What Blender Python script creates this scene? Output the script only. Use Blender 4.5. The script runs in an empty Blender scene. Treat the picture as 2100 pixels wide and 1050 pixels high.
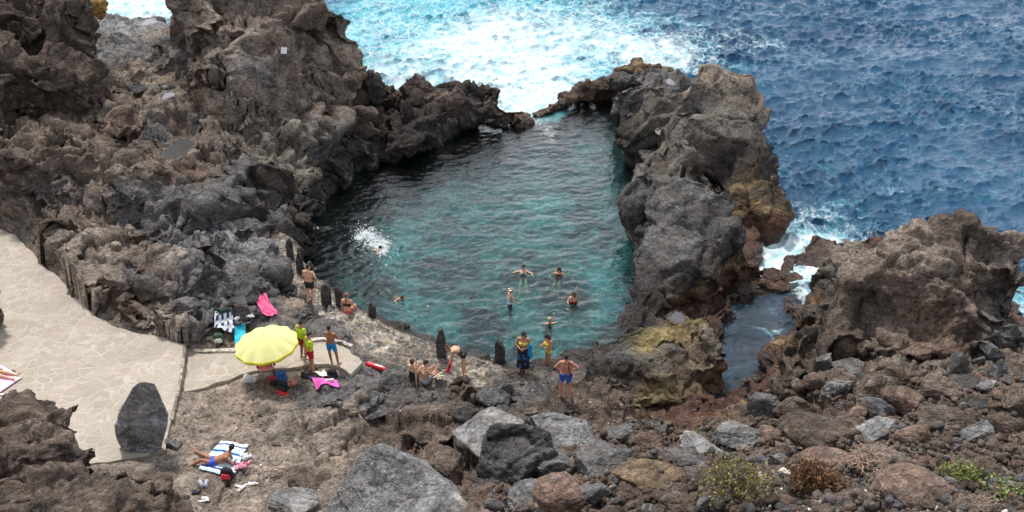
import bpy, bmesh, math, random
import numpy as np
from mathutils import Vector, Matrix
from mathutils.bvhtree import BVHTree

R = math.radians
scene = bpy.context.scene
COL = scene.collection

# ------------------------------------------------------------------ camera
CAMZ, PITCH, FPX = 23.5, R(28.5), 2100.0
cam_d = bpy.data.cameras.new("Camera")
cam_d.sensor_width = 36.0
cam_d.lens = 36.0
cam_d.clip_start = 0.5
cam_d.clip_end = 6000.0
cam = bpy.data.objects.new("Camera", cam_d)
COL.objects.link(cam)
cam.location = (0, 0, CAMZ)
cam.rotation_euler = (math.pi / 2 - PITCH, 0, 0)
scene.camera = cam

# ------------------------------------------------------------------ sky, sun, exposure
SUN_EL, SUN_AZ = R(62), R(-28)          # azimuth clockwise from +Y (north)
world = bpy.data.worlds.new("World")
scene.world = world
world.use_nodes = True
wn, wl = world.node_tree.nodes, world.node_tree.links
wn.clear()
sky = wn.new("ShaderNodeTexSky")
sky.sky_type = 'NISHITA'
sky.sun_disc = False
sky.sun_elevation = SUN_EL
sky.sun_rotation = SUN_AZ
sky.air_density = 1.0
sky.dust_density = 3.0
sky.ozone_density = 1.0
hs = wn.new("ShaderNodeHueSaturation")
hs.inputs["Saturation"].default_value = 0.7
bgn = wn.new("ShaderNodeBackground")
bgn.inputs["Strength"].default_value = 0.135
wo = wn.new("ShaderNodeOutputWorld")
wl.new(sky.outputs[0], hs.inputs["Color"])
cloud = wn.new("ShaderNodeMix")          # thin bright overcast veil over the blue
cloud.data_type = 'RGBA'
cloud.inputs[0].default_value = 0.6
tc = wn.new("ShaderNodeTexCoord")
sx = wn.new("ShaderNodeSeparateXYZ")
mr = wn.new("ShaderNodeMapRange")
mr.inputs[1].default_value, mr.inputs[2].default_value = 0.30, 0.60
gm = wn.new("ShaderNodeMix")
gm.data_type = 'RGBA'
gm.inputs[6].default_value = (15.5, 15.9, 17.0, 1)      # bright haze low down
gm.inputs[7].default_value = (4.6, 4.9, 5.4, 1)         # thinner veil overhead
wl.new(tc.outputs["Generated"], sx.inputs[0])
wl.new(sx.outputs[2], mr.inputs[0])
wl.new(mr.outputs[0], gm.inputs[0])
wl.new(gm.outputs[2], cloud.inputs[7])
wl.new(hs.outputs[0], cloud.inputs[6])
wl.new(cloud.outputs[2], bgn.inputs["Color"])
wl.new(bgn.outputs[0], wo.inputs[0])
sun_d = bpy.data.lights.new("Sun", 'SUN')
sun_d.energy = 3.1
sun_d.angle = R(7)
sun_d.color = (1.0, 0.955, 0.89)
sun = bpy.data.objects.new("Sun", sun_d)
COL.objects.link(sun)
sdir = Vector((math.sin(SUN_AZ) * math.cos(SUN_EL), math.cos(SUN_AZ) * math.cos(SUN_EL), math.sin(SUN_EL)))
sun.rotation_euler = sdir.to_track_quat('Z', 'Y').to_euler()
scene.view_settings.view_transform = 'Standard'
scene.view_settings.look = 'None'
scene.view_settings.exposure = 0.22
scene.view_settings.gamma = 1.0
scene.cycles.max_bounces = 8
scene.cycles.transparent_max_bounces = 12
scene.cycles.sample_clamp_indirect = 3.0
scene.cycles.caustics_reflective = False
scene.cycles.caustics_refractive = False

# ------------------------------------------------------------------ projection helpers
CP, SP = math.cos(PITCH), math.sin(PITCH)


def raydir(px, py):
    u, v = (px - 1050) / FPX, (525 - py) / FPX
    return (u, CP + v * SP, -SP + v * CP)


def PZ(px, py, z=0.0):
    d = raydir(px, py)
    t = (z - CAMZ) / d[2]
    return (d[0] * t, d[1] * t, z)


def PY(px, py, Y):
    d = raydir(px, py)
    t = Y / d[1]
    return (d[0] * t, Y, CAMZ + d[2] * t)


def pp(px, py, h):
    """h is ('z',v) style: plain number = height; negative 1000+Y coding avoided: tuple ('Y',v)"""
    return PY(px, py, h[1]) if isinstance(h, tuple) else PZ(px, py, h)


# ------------------------------------------------------------------ numpy noise
_rs = np.random.RandomState(7)
_perm = np.concatenate([_rs.permutation(256)] * 3).astype(np.int32)
_g = _rs.normal(size=(256, 3))
_g = (_g / np.linalg.norm(_g, axis=1)[:, None]).astype(np.float32)
_cell = _rs.rand(256, 3).astype(np.float32)
_cdir = _rs.normal(size=(256, 3)).astype(np.float32)


def perlin(P, seed=0):
    P = np.asarray(P, np.float32)
    i = np.floor(P).astype(np.int32)
    f = P - i
    i = (i + seed * 17) & 255
    w = f * f * f * (f * (f * 6 - 15) + 10)
    out = np.zeros(len(P), np.float32)
    for dx in (0, 1):
        wx = w[:, 0] if dx else 1 - w[:, 0]
        a = _perm[(i[:, 0] + dx) & 255]
        for dy in (0, 1):
            wy = w[:, 1] if dy else 1 - w[:, 1]
            b = _perm[(a + i[:, 1] + dy) & 255]
            for dz in (0, 1):
                wz = w[:, 2] if dz else 1 - w[:, 2]
                c = _perm[(b + i[:, 2] + dz) & 255]
                g = _g[c]
                out += wx * wy * wz * (g[:, 0] * (f[:, 0] - dx) + g[:, 1] * (f[:, 1] - dy) + g[:, 2] * (f[:, 2] - dz))
    return out


def fbm(P, seed=0, octv=4, lac=2.03, gain=0.5):
    s, a = 0, 1.0
    Q = np.asarray(P, np.float32)
    for k in range(octv):
        s = s + a * perlin(Q, seed + k)
        Q = Q * lac
        a *= gain
    return s


def worley(P, seed=0):
    """F1, F2, dot of the offset with the cell's own direction, random value of the cell"""
    P = np.asarray(P, np.float32)
    i = np.floor(P).astype(np.int32)
    f = P - i
    n = len(P)
    F1 = np.full(n, 9, np.float32)
    F2 = np.full(n, 9, np.float32)
    hid = np.zeros(n, np.int32)
    off = np.zeros((n, 3), np.float32)
    for dx in (-1, 0, 1):
        a = _perm[(i[:, 0] + dx + seed * 13) & 255]
        for dy in (-1, 0, 1):
            b = _perm[(a + i[:, 1] + dy) & 255]
            for dz in (-1, 0, 1):
                c = _perm[(b + i[:, 2] + dz) & 255]
                q = _cell[c]
                r = f - q - np.array([dx, dy, dz], np.float32)
                d = (r * r).sum(1)
                m = d < F1
                F2 = np.where(m, F1, np.minimum(F2, d))
                F1 = np.where(m, d, F1)
                hid = np.where(m, c, hid)
                off[m] = r[m]
    dt = (off * _cdir[hid]).sum(1)
    return np.sqrt(F1), np.sqrt(F2), dt, _cell[hid, 0]


def sstep(a, b, x):
    t = np.clip((x - a) / (b - a), 0, 1)
    return t * t * (3 - 2 * t)


def sdist(X, Y, poly):
    """signed distance, + inside"""
    n = len(poly)
    d2 = np.full(X.shape, 1e12)
    ins = np.zeros(X.shape, bool)
    for k in range(n):
        x0, y0 = poly[k]
        x1, y1 = poly[(k + 1) % n]
        ex, ey = x1 - x0, y1 - y0
        L = ex * ex + ey * ey + 1e-12
        t = np.clip(((X - x0) * ex + (Y - y0) * ey) / L, 0, 1)
        d2 = np.minimum(d2, (X - x0 - t * ex) ** 2 + (Y - y0 - t * ey) ** 2)
        c = ((y0 > Y) != (y1 > Y)) & (X < ex * (Y - y0) / (ey + 1e-20) + x0)
        ins ^= c
    d = np.sqrt(d2)
    return np.where(ins, d, -d)


def rock_disp(P, A=1.0, strat=1.0, seed=0, facet=0.5, size=1.0, layer=1.0):
    """folded, creased and fractured volcanic rock: signed offset along the normal. Broad smooth
    slabs alternate with rough clinker; deep clefts run between the larger blocks"""
    Q = np.array(P, np.float32) / size
    W = Q.copy()
    for k in range(3):
        W[:, k] += 0.6 * perlin(Q * 0.5 + 11.3 * k, seed + 3) + .12 * perlin(Q * 1.9 + 7.3 * k, seed + 6)
    S = W * np.array([1, 1, strat], np.float32)
    m = sstep(-.18, .22, perlin(Q * .42 + 40, seed + 8))
    m = .30 + .85 * m
    d = 0.50 * (np.abs(perlin(S / 2.8, seed + 1)) * 2.2 - 0.55)
    d += 0.13 * (np.abs(perlin(S / 1.15 + 5, seed + 2)) * 2.2 - 0.55)
    d += 0.09 * m * (np.abs(perlin(S / 0.5 + 9, seed + 4)) * 2.2 - 0.55)
    d += 0.08 * m * (np.abs(perlin(S / 0.24 + 2, seed + 5)) * 2.2 - 0.55)
    if facet > 0:
        F1, F2, dt, rv = worley(S / 2.4 + 8, seed + 2)
        d += facet * (0.42 * dt + 0.42 * (rv - 0.5) - 0.36 * np.exp(-((F2 - F1) / 0.04)))
        F1, F2, dt, rv = worley(S / 0.95, seed)
        d += facet * (0.20 * dt + 0.15 * (rv - 0.5) - 0.13 * np.exp(-((F2 - F1) / 0.05)))
        F1, F2, dt, rv = worley(S / 0.36 + 3, seed + 1)
        d += facet * m * (0.075 * dt + 0.06 * (rv - 0.5) - 0.05 * np.exp(-((F2 - F1) / 0.07)))
    if layer:
        u = W[:, 0] * .34 + W[:, 1] * -.18 + W[:, 2] * .92
        for f, g in ((1.5, .11), (4.3, .045)):
            s = u * f + .6 * perlin(Q * .8 + 3, seed + 7)
            s = s - np.floor(s)
            d += layer * g * (1.35 - m) * (np.minimum(s / .8, (1 - s) / .2) - .5)
    return d * A * size


# ------------------------------------------------------------------ material helpers
class NT:
    def __init__(s, name):
        s.m = bpy.data.materials.new(name)
        s.m.use_nodes = True
        s.n, s.l = s.m.node_tree.nodes, s.m.node_tree.links
        s.n.clear()
        s.out = s.n.new("ShaderNodeOutputMaterial")

    def new(s, t, **kw):
        nd = s.n.new(t)
        for k, v in kw.items():
            if k.startswith("i_"):
                s.put(nd, k[2:].replace("_", " "), v)
            else:
                setattr(nd, k, v)
        return nd

    def put(s, nd, key, v):
        sock = nd.inputs[int(key)] if key.isdigit() else nd.inputs[key]
        if isinstance(v, bpy.types.NodeSocket):
            s.l.new(v, sock)
        else:
            sock.default_value = v

    def math(s, op, a, b=0.0, c=None, clamp=False):
        nd = s.n.new("ShaderNodeMath")
        nd.operation = op
        nd.use_clamp = clamp
        s.put(nd, "0", a)
        s.put(nd, "1", b)
        if c is not None:
            s.put(nd, "2", c)
        return nd.outputs[0]

    def mapr(s, v, a, b, c=0.0, d=1.0, smooth=False):
        nd = s.n.new("ShaderNodeMapRange")
        if smooth:
            nd.interpolation_type = 'SMOOTHSTEP'
        s.put(nd, "0", v)
        for k, x in zip("1234", (a, b, c, d)):
            s.put(nd, k, x)
        return nd.outputs[0]

    def mix(s, f, a, b, mode='MIX'):
        nd = s.n.new("ShaderNodeMix")
        nd.data_type = 'RGBA'
        nd.blend_type = mode
        s.put(nd, "0", f)
        s.put(nd, "6", a)
        s.put(nd, "7", b)
        return nd.outputs[2]

    def noise(s, vec, scale, detail=6, rough=0.6, dist=0.0, col=False):
        nd = s.n.new("ShaderNodeTexNoise")
        s.put(nd, "Vector", vec)
        s.put(nd, "Scale", scale)
        s.put(nd, "Detail", detail)
        s.put(nd, "Roughness", rough)
        s.put(nd, "Distortion", dist)
        return nd.outputs[1 if col else 0]

    def voro(s, vec, scale, feature='F1', out=0, rand=1.0):
        nd = s.n.new("ShaderNodeTexVoronoi")
        nd.feature = feature
        s.put(nd, "Vector", vec)
        s.put(nd, "Scale", scale)
        s.put(nd, "Randomness", rand)
        return nd.outputs[out]

    def bump(s, h, dist=0.05, strength=1.0, normal=None):
        nd = s.n.new("ShaderNodeBump")
        s.put(nd, "Height", h)
        s.put(nd, "Distance", dist)
        s.put(nd, "Strength", strength)
        if normal is not None:
            s.put(nd, "Normal", normal)
        return nd.outputs[0]

    def finish(s, shader):
        s.l.new(shader, s.out.inputs[0])
        return s.m


def c4(c):
    return (c[0], c[1], c[2], 1.0)


def rock_material(name, base=None, vary=0.0, bump=1.0, rscale=1.0):
    t = NT(name)
    co = t.new("ShaderNodeTexCoord").outputs["Object"] if base is None else t.new("ShaderNodeNewGeometry").outputs["Position"]
    if base is None:
        at = t.new("ShaderNodeAttribute", attribute_name="Col")
        col, wet = at.outputs["Color"], at.outputs["Alpha"]
    else:
        oi = t.new("ShaderNodeObjectInfo")
        r = t.mapr(oi.outputs["Random"], 0, 1, 1 - vary, 1 + vary)
        col = t.mix(1.0, c4(base), t.new("ShaderNodeCombineColor", i_0=r, i_1=r, i_2=r).outputs[0], 'MULTIPLY')
        wet = 0.0
    n1 = t.noise(co, 1.3 * rscale, 10, 0.68, 0.6)
    n2 = t.noise(co, 7.0 * rscale, 8, 0.7, 0.3)
    n3 = t.noise(co, 30.0 * rscale, 4, 0.6)
    # mineral tone differences: pale dusty grains, rusty and dark patches
    mk = t.mapr(t.noise(co, .33 * rscale, 3, .5), .42, .58)
    mp = t.new("ShaderNodeMapping"); t.put(mp, "Vector", co)
    mp.inputs["Rotation"].default_value = (.35, .3, .2); mp.inputs["Scale"].default_value = (1.0, 1.0, 6.0)
    ns = t.noise(mp.outputs[0], 1.6 * rscale, 8, .62, 1.4)
    v = t.math('MULTIPLY', t.mapr(n1, 0.36, 0.64, 0.55, 1.5), t.mapr(n2, 0.36, 0.64, 0.55, 1.5))
    v = t.math('MULTIPLY', v, t.mapr(n3, 0.36, 0.64, 0.72, 1.32))
    v = t.math('MULTIPLY', v, t.mapr(ns, .36, .64, .78, 1.26))
    v = t.math('MAXIMUM', t.math('MINIMUM', v, 2.1), .28)
    c = t.mix(1.0, col, t.new("ShaderNodeCombineColor", i_0=v, i_1=v, i_2=v).outputs[0], 'MULTIPLY')
    st = t.noise(co, .8 * rscale, 6, .62, .7)
    c = t.mix(t.mapr(st, .5, .68, 0, .5), c, t.mix(.75, c, (.19, .135, .10, 1)))
    hue = t.noise(co, 2.6 * rscale, 5, 0.6, 0.8)
    c = t.mix(t.mapr(hue, 0.5, 0.75, 0, 0.5), c, t.mix(1.0, c, (1.25, 0.98, 0.78, 1), 'MULTIPLY'))
    c = t.mix(t.mapr(hue, 0.48, 0.28, 0, 0.5), c, t.mix(1.0, c, (0.9, 0.98, 1.1, 1), 'MULTIPLY'))
    # pale dust and lichen flecks, with shapes of their own
    fl = t.noise(co, 4.2 * rscale, 9, 0.74, 0.9)
    c = t.mix(t.mapr(fl, 0.55, 0.66, 0, 0.42), c, t.mix(0.6, c, (0.36, 0.32, 0.27, 1)))
    c = t.mix(t.mapr(fl, 0.45, 0.36, 0, 0.45), c, t.mix(0.7, c, (0.045, 0.04, 0.038, 1)))
    pits = t.voro(co, 16.0 * rscale, 'F1')
    ed = t.voro(t.mix(0.25, co, t.noise(co, 2.5, 4, 0.6, col=True)), 1.6 * rscale, 'DISTANCE_TO_EDGE')
    h = t.math('ADD', t.math('MULTIPLY', n2, 1.0), t.math('MULTIPLY', n3, 0.28))
    h = t.math('ADD', h, t.math('MULTIPLY', t.mapr(pits, 0.0, 0.35), 0.10))
    h = t.math('ADD', h, t.math('MULTIPLY', t.mapr(ed, 0.0, 0.04), 0.38))
    h = t.math('MULTIPLY', h, t.mapr(mk, 0, 1, .45, 1.1))
    h = t.math('ADD', h, t.math('MULTIPLY', n1, 1.2))
    h = t.math('ADD', h, t.math('MULTIPLY', ns, .5))
    nb = t.bump(h, 0.24 * bump, 1.0)
    b = t.new("ShaderNodeBsdfPrincipled")
    t.put(b, "Base Color", c)
    t.put(b, "Roughness", t.mapr(wet, 0, 1, 0.88, 0.32))
    t.put(b, "Specular IOR Level", t.mapr(wet, 0, 1, 0.25, 0.5))
    t.put(b, "Normal", nb)
    return t.finish(b.outputs[0])


def plain(name, c, rough=0.7, bump=0.0, scale=40, var=0.15, metal=0.0):
    t = NT(name)
    co = t.new("ShaderNodeTexCoord").outputs["Object"]
    n = t.noise(co, scale, 4, 0.6)
    v = t.mapr(n, 0.3, 0.7, 1 - var, 1 + var)
    cc = t.mix(1.0, c4(c), t.new("ShaderNodeCombineColor", i_0=v, i_1=v, i_2=v).outputs[0], 'MULTIPLY')
    b = t.new("ShaderNodeBsdfPrincipled")
    t.put(b, "Base Color", cc)
    t.put(b, "Roughness", rough)
    t.put(b, "Metallic", metal)
    if bump:
        t.put(b, "Normal", t.bump(n, bump))
    return t.finish(b.outputs[0])


# ------------------------------------------------------------------ object helpers
def tag(o, label=None, cat=None, group=None, kind=None):
    if label: o["label"] = label
    if cat: o["category"] = cat
    if group: o["group"] = group
    if kind: o["kind"] = kind
    return o


def link_mesh(name, me, mat, parent=None, smooth=True):
    o = bpy.data.objects.new(name, me)
    COL.objects.link(o)
    if mat is not None:
        me.materials.append(mat)
    if smooth and len(me.polygons):
        me.shade_smooth()
    if parent is not None:
        o.parent = parent
    return o


def empty(name, loc, rz=0.0):
    o = bpy.data.objects.new(name, None)
    o.empty_display_size = 0.3
    COL.objects.link(o)
    o.location = loc
    o.rotation_euler = (0, 0, rz)
    return o


def mesh_np(name, V, F):
    """V (n,3), F list of int arrays (m,k)"""
    me = bpy.data.meshes.new(name)
    V = np.asarray(V, np.float32)
    if not isinstance(F, list):
        F = [F]
    F = [np.asarray(f, np.int32) for f in F if len(f)]
    loops = np.concatenate([f.ravel() for f in F])
    tot = np.concatenate([np.full(len(f), f.shape[1], np.int32) for f in F])
    start = np.concatenate([[0], np.cumsum(tot)[:-1]]).astype(np.int32)
    me.vertices.add(len(V))
    me.vertices.foreach_set("co", V.ravel())
    me.loops.add(len(loops))
    me.loops.foreach_set("vertex_index", loops)
    me.polygons.add(len(tot))
    me.polygons.foreach_set("loop_start", start)
    me.update(calc_edges=True)
    return me


def get_co(me):
    a = np.empty(len(me.vertices) * 3, np.float32)
    me.vertices.foreach_get("co", a)
    return a.reshape(-1, 3)


def get_no(me):
    a = np.empty(len(me.vertices) * 3, np.float32)
    me.vertex_normals.foreach_get("vector", a)
    return a.reshape(-1, 3)


def set_co(me, P):
    me.vertices.foreach_set("co", np.asarray(P, np.float32).ravel())
    me.update()


def set_attr(me, name, A):
    A = np.asarray(A, np.float32)
    if A.ndim == 1:
        at = me.attributes.new(name, 'FLOAT', 'POINT')
        at.data.foreach_set("value", A)
    else:
        at = me.attributes.new(name, 'FLOAT_COLOR', 'POINT')
        at.data.foreach_set("color", A.ravel())


_dg = None


def remesh(me, voxel, smooth=0, sfac=0.5):
    o = bpy.data.objects.new("work", me)
    COL.objects.link(o)
    m = o.modifiers.new("r", 'REMESH')
    m.mode = 'VOXEL'
    m.voxel_size = voxel
    if smooth:
        s = o.modifiers.new("s", 'SMOOTH')
        s.iterations = smooth
        s.factor = sfac
    dg = bpy.context.evaluated_depsgraph_get()
    me2 = bpy.data.meshes.new_from_object(o.evaluated_get(dg))
    bpy.data.objects.remove(o)
    bpy.data.meshes.remove(me)
    return me2


def _ico(sub):
    bm = bmesh.new()
    bmesh.ops.create_icosphere(bm, subdivisions=sub, radius=1.0)
    V = np.array([v.co[:] for v in bm.verts], np.float32)
    F = np.array([[v.index for v in f.verts] for f in bm.faces], np.int32)
    bm.free()
    return V, F


ICO3, ICO4 = _ico(3), _ico(4)
# ================================================================== THE ROCKY COAST
# albedos of the lava: colour keys
CK = {
    'br': (.228, .184, .150), 'dg': (.118, .116, .115), 'dt': (.158, .142, .122), 'bl': (.31, .256, .208), 'sd': (.34, .285, .225), 'gy': (.155, .152, .152),
    'gl': (.26, .26, .262), 'dk': (.048, .042, .040), 'db': (.105, .08, .066), 'bb': (.155, .119, .096),
    'rd': (.16, .075, .05), 'or': (.42, .25, .07), 'rs': (.22, .09, .055), 'yl': (.37, .30, .13), 'oc': (.26, .185, .095), 'so': (.07, .045, .035), 'tn': (.205, .182, .152),
    'rb': (.205, .145, .112),
}
q = lambda *a: PZ(*a)[:2]
POOL_PX = [(1098, 241), (1130, 230), (1180, 216), (1225, 207), (1262, 200), (1280, 215), (1270, 250), (1275, 300), (1290, 340),
           (1310, 375), (1310, 420), (1310, 480), (1305, 530), (1300, 590), (1290, 640), (1262, 680), (1225, 705), (1185, 718),
           (1140, 738), (1100, 745), (1060, 748), (1000, 740), (950, 722), (900, 702), (860, 691), (800, 662), (760, 646),
           (700, 612), (660, 590), (628, 556), (606, 527), (606, 500), (625, 470), (640, 440), (670, 405), (715, 360), (780, 330),
           (850, 310), (905, 290), (940, 270), (985, 255), (1020, 262), (1040, 268), (1060, 262), (1085, 252)]
POOL = [q(*p) for p in POOL_PX]
LAND = [(-70, 4), (-80, 110), (-52, 100), (-42, 90), (-35, 80), (-28, 76.5), (-22, 73), (-14, 70), (-9.5, 67), (-7, 65.8), (-4, 65), (-1, 64),
        (1.1, 62.6), (1.9, 62.6), (3.2, 65.2), (6.5, 67.2), (8, 69.5), (10, 70), (12.5, 66), (14, 60), (14.3, 54), q(1608, 440), q(1565, 496),
        q(1545, 520), q(1560, 552), q(1600, 562), q(1655, 572), q(1645, 600), q(1560, 600), q(1505, 618), q(1484, 660), q(1480, 740), q(1462, 800),
        q(1432, 866), q(1452, 862), q(1484, 815), q(1535, 792), q(1560, 750), q(1610, 716), q(1622, 660), (12.3, 42), (15, 45), (20, 45),
        (23.5, 42), q(2112, 640), q(2150, 720), (32, 33), (70, 28), (70, 4)]
Yv = lambda v: ('Y', v)
# (px, py, height or ('Y', distance), relief, colour)
CTRL = [
    # plaza and lower path
    (60, 560, 1.4, .05, 'sd'), (150, 700, 1.4, .05, 'sd'), (300, 760, 1.4, .05, 'sd'), (100, 850, 1.4, .05, 'sd'), (0, 500, 1.5, .1, 'bl'),
    (250, 880, 1.4, .08, 'sd'), (450, 750, 1.1, .05, 'sd'), (600, 740, 1.1, .06, 'sd'), (700, 745, 1.05, .1, 'bl'),
    # slope above the plaza
    (30, 440, Yv(43.5), .45, 'br'), (140, 540, Yv(38.8), .4, 'bl'), (210, 620, Yv(35.6), .35, 'bl'), (330, 650, 2.2, .4, 'bl'), (430, 690, 1.7, .35, 'br'),
    (130, 450, Yv(42), .45, 'br'), (0, 350, Yv(45), .5, 'br'), (60, 300, Yv(45.5), .5, 'bb'), (200, 300, Yv(46.5), .5, 'bb'), (200, 380, Yv(44), .6, 'br'),
    (240, 480, Yv(40.4), .45, 'bl'), (330, 560, 2.9, .45, 'br'), (450, 620, 1.9, .35, 'gy'), (520, 590, 1.7, .35, 'gy'), (400, 550, 2.9, .45, 'gy'),
    (300, 430, Yv(42.6), .5, 'gy'), (380, 480, Yv(41.4), .5, 'gy'), (480, 490, 2.5, .45, 'gl'), (540, 500, 1.7, .4, 'gl'), (560, 560, 1.2, .3, 'gy'),
    (470, 420, Yv(44), .5, 'gy'), (560, 420, Yv(44.6), .5, 'dk'), (620, 400, Yv(46.5), .5, 'dk'), (370, 330, Yv(47), .5, 'br'), (300, 340, Yv(46), .6, 'bb'),
    (380, 400, Yv(44), .5, 'gy'), (310, 270, Yv(50), .45, 'br'), (240, 240, Yv(51), .5, 'br'), (310, 200, Yv(55), .4, 'bl'), (240, 120, Yv(60), .4, 'gl'),
    (300, 130, Yv(60), .4, 'gy'), (260, 60, Yv(66), .3, 'gl'), (300, 45, Yv(68), .3, 'gl'), (350, 60, Yv(66), .4, 'br'), (370, 250, Yv(50), .4, 'br'),
    (480, 360, Yv(46.5), .5, 'br'), (560, 340, Yv(48.5), .5, 'tn'), (500, 250, Yv(49.5), .5, 'br'), (440, 150, Yv(52.5), .5, 'br'), (500, 50, Yv(56), .5, 'br'),
    (420, 40, Yv(59), .5, 'br'), (500, -60, Yv(61), .5, 'br'), (650, 350, Yv(50), .5, 'tn'), (660, 250, Yv(53), .5, 'br'), (650, 150, Yv(55), .5, 'br'),
    (640, 40, Yv(58), .5, 'br'), (620, -50, Yv(61), .5, 'br'), (100, 150, Yv(52), .5, 'bb'), (0, 150, Yv(53), .5, 'bb'), (60, 0, Yv(57), .5, 'bb'),
    (190, 20, Yv(78), .5, 'oc'), (210, 40, Yv(74), .4, 'gy'), (740, 250, Yv(57.5), .5, 'db'), (840, 250, 1.2, .5, 'dk'), (940, 240, .9, .5, 'dk'), (1040, 248, .25, .3, 'dk'),
    (700, 330, Yv(53), .5, 'dk'),
    # ridge right of the gap
    (1150, 215, .2, .2, 'bb'), (1220, 190, .5, .3, 'bb'), (1290, 150, 1.0, .4, 'oc'),
    # right-hand rock
    (1330, 230, 1.6, .4, 'gy'), (1400, 250, 2.0, .4, 'gy'), (1480, 280, 2.0, .4, 'gy'), (1400, 400, 2.0, .4, 'gy'), (1500, 400, 1.2, .4, 'gy'),
    (1400, 520, 1.0, .4, 'gy'), (1460, 600, .6, .4, 'gy'), (1340, 620, .4, .4, 'gy'), (1620, 580, -.25, .15, 'rd'), (1560, 580, -.1, .15, 'rd'), (1480, 160, 2, .4, 'gy'),
    (1330, 690, .35, .3, 'tn'), (1270, 720, .35, .25, 'tn'), (1400, 720, .4, .3, 'tn'), (1440, 800, .2, .3, 'rd'), (1240, 760, .7, .3, 'gy'), (1350, 800, .3, .4, 'so'),
    # pavement by the pool
    (600, 530, .8, .12, 'bl'), (640, 620, .75, .12, 'bl'), (700, 650, .62, .12, 'bl'), (760, 680, .6, .12, 'bl'), (620, 660, 1.0, .2, 'gy'), (700, 700, .95, .2, 'gy'),
    (850, 720, .6, .14, 'tn'), (800, 760, .95, .25, 'gy'), (900, 760, .85, .2, 'tn'), (980, 770, .8, .2, 'tn'), (1050, 770, .85, .22, 'tn'), (1130, 765, .8, .22, 'tn'),
    (1200, 745, .6, .2, 'gy'), (700, 770, 1.15, .15, 'gy'),
    # ground in front
    (420, 830, 1.35, .18, 'bl'), (520, 820, 1.3, .18, 'bl'), (640, 810, 1.3, .2, 'gy'), (760, 800, 1.35, .3, 'gy'), (860, 810, 1.3, .4, 'gy'), (940, 830, 1.3, .4, 'bb'),
    (1040, 810, 1.2, .35, 'gy'), (1150, 810, 1.4, .3, 'br'), (1230, 820, 1.3, .35, 'bb'), (1300, 850, .9, .4, 'so'), (360, 900, 1.45, .15, 'bl'), (430, 900, 1.4, .12, 'bl'),
    (440, 960, 1.45, .1, 'bl'), (540, 930, 1.4, .15, 'bl'), (520, 1020, 1.5, .15, 'bl'), (420, 1040, 1.6, .12, 'bl'), (600, 960, 1.5, .3, 'bl'), (700, 880, 1.45, .35, 'bl'),
    (620, 870, 1.35, .25, 'bl'), (800, 880, 1.5, .4, 'bb'), (900, 900, 1.7, .45, 'bb'), (880, 970, 2.2, .45, 'rb'), (1000, 900, 1.6, .4, 'bb'), (1150, 870, 1.4, .4, 'bb'),
    (1040, 960, 2.6, .4, 'bb'), (1150, 960, 3.2, .4, 'rb'), (1000, 1050, 4.2, .4, 'bb'), (1150, 1050, 5.4, .4, 'rb'), (850, 1050, 3.2, .4, 'bb'), (650, 1050, 2.2, .3, 'bl'),
    (1280, 900, 2.2, .4, 'bb'), (1300, 960, 4.2, .4, 'rb'), (1300, 1050, 7.2, .35, 'bb'), (1400, 880, 1.2, .4, 'bb'), (1400, 930, 3.4, .4, 'rb'), (1400, 1000, 6.6, .3, 'bb'),
    (1400, 1060, 9.4, .2, 'db'), (1480, 850, .9, .3, 'bb'), (1550, 820, 1.2, .4, 'bb'), (1540, 880, 2.6, .4, 'bb'), (1540, 940, 5.2, .35, 'bb'), (1540, 1000, 8.4, .15, 'db'),
    (1560, 1060, 11.0, .12, 'db'), (1620, 750, 1.3, .4, 'bb'), (1650, 820, 2.2, .4, 'bb'), (1660, 880, 4.2, .4, 'bb'), (1680, 950, 7.2, .25, 'br'), (1700, 1000, 9.6, .15, 'db'),
    (1720, 1060, 11.8, .12, 'db'), (1700, 700, 1.4, .4, 'br'), (1800, 720, 2.0, .45, 'br'), (1800, 800, 3.0, .4, 'bb'), (1800, 880, 5.2, .35, 'bb'), (1810, 950, 8.0, .3, 'rb'),
    (1840, 1010, 10.6, .25, 'br'), (1850, 1060, 12.0, .2, 'br'), (1950, 740, 2.2, .45, 'br'), (1950, 820, 3.8, .4, 'bb'), (1950, 900, 6.4, .3, 'bb'), (1970, 970, 9.4, .2, 'rb'),
    (2000, 1050, 12.2, .15, 'db'), (2100, 720, 1.6, .4, 'br'), (2100, 800, 3.6, .4, 'bb'), (2100, 880, 6.0, .4, 'rb'), (2100, 960, 9.4, .3, 'rb'), (2120, 1060, 12.6, .2, 'db'),
    (2250, 800, 4.0, .4, 'bb'), (2250, 950, 9.0, .4, 'bb'),
]
CT = []
for (a, b, h, am, ck) in CTRL:
    p = pp(a, b, h)
    CT.append((p[0], p[1], p[2], am, *CK[ck]))
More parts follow.
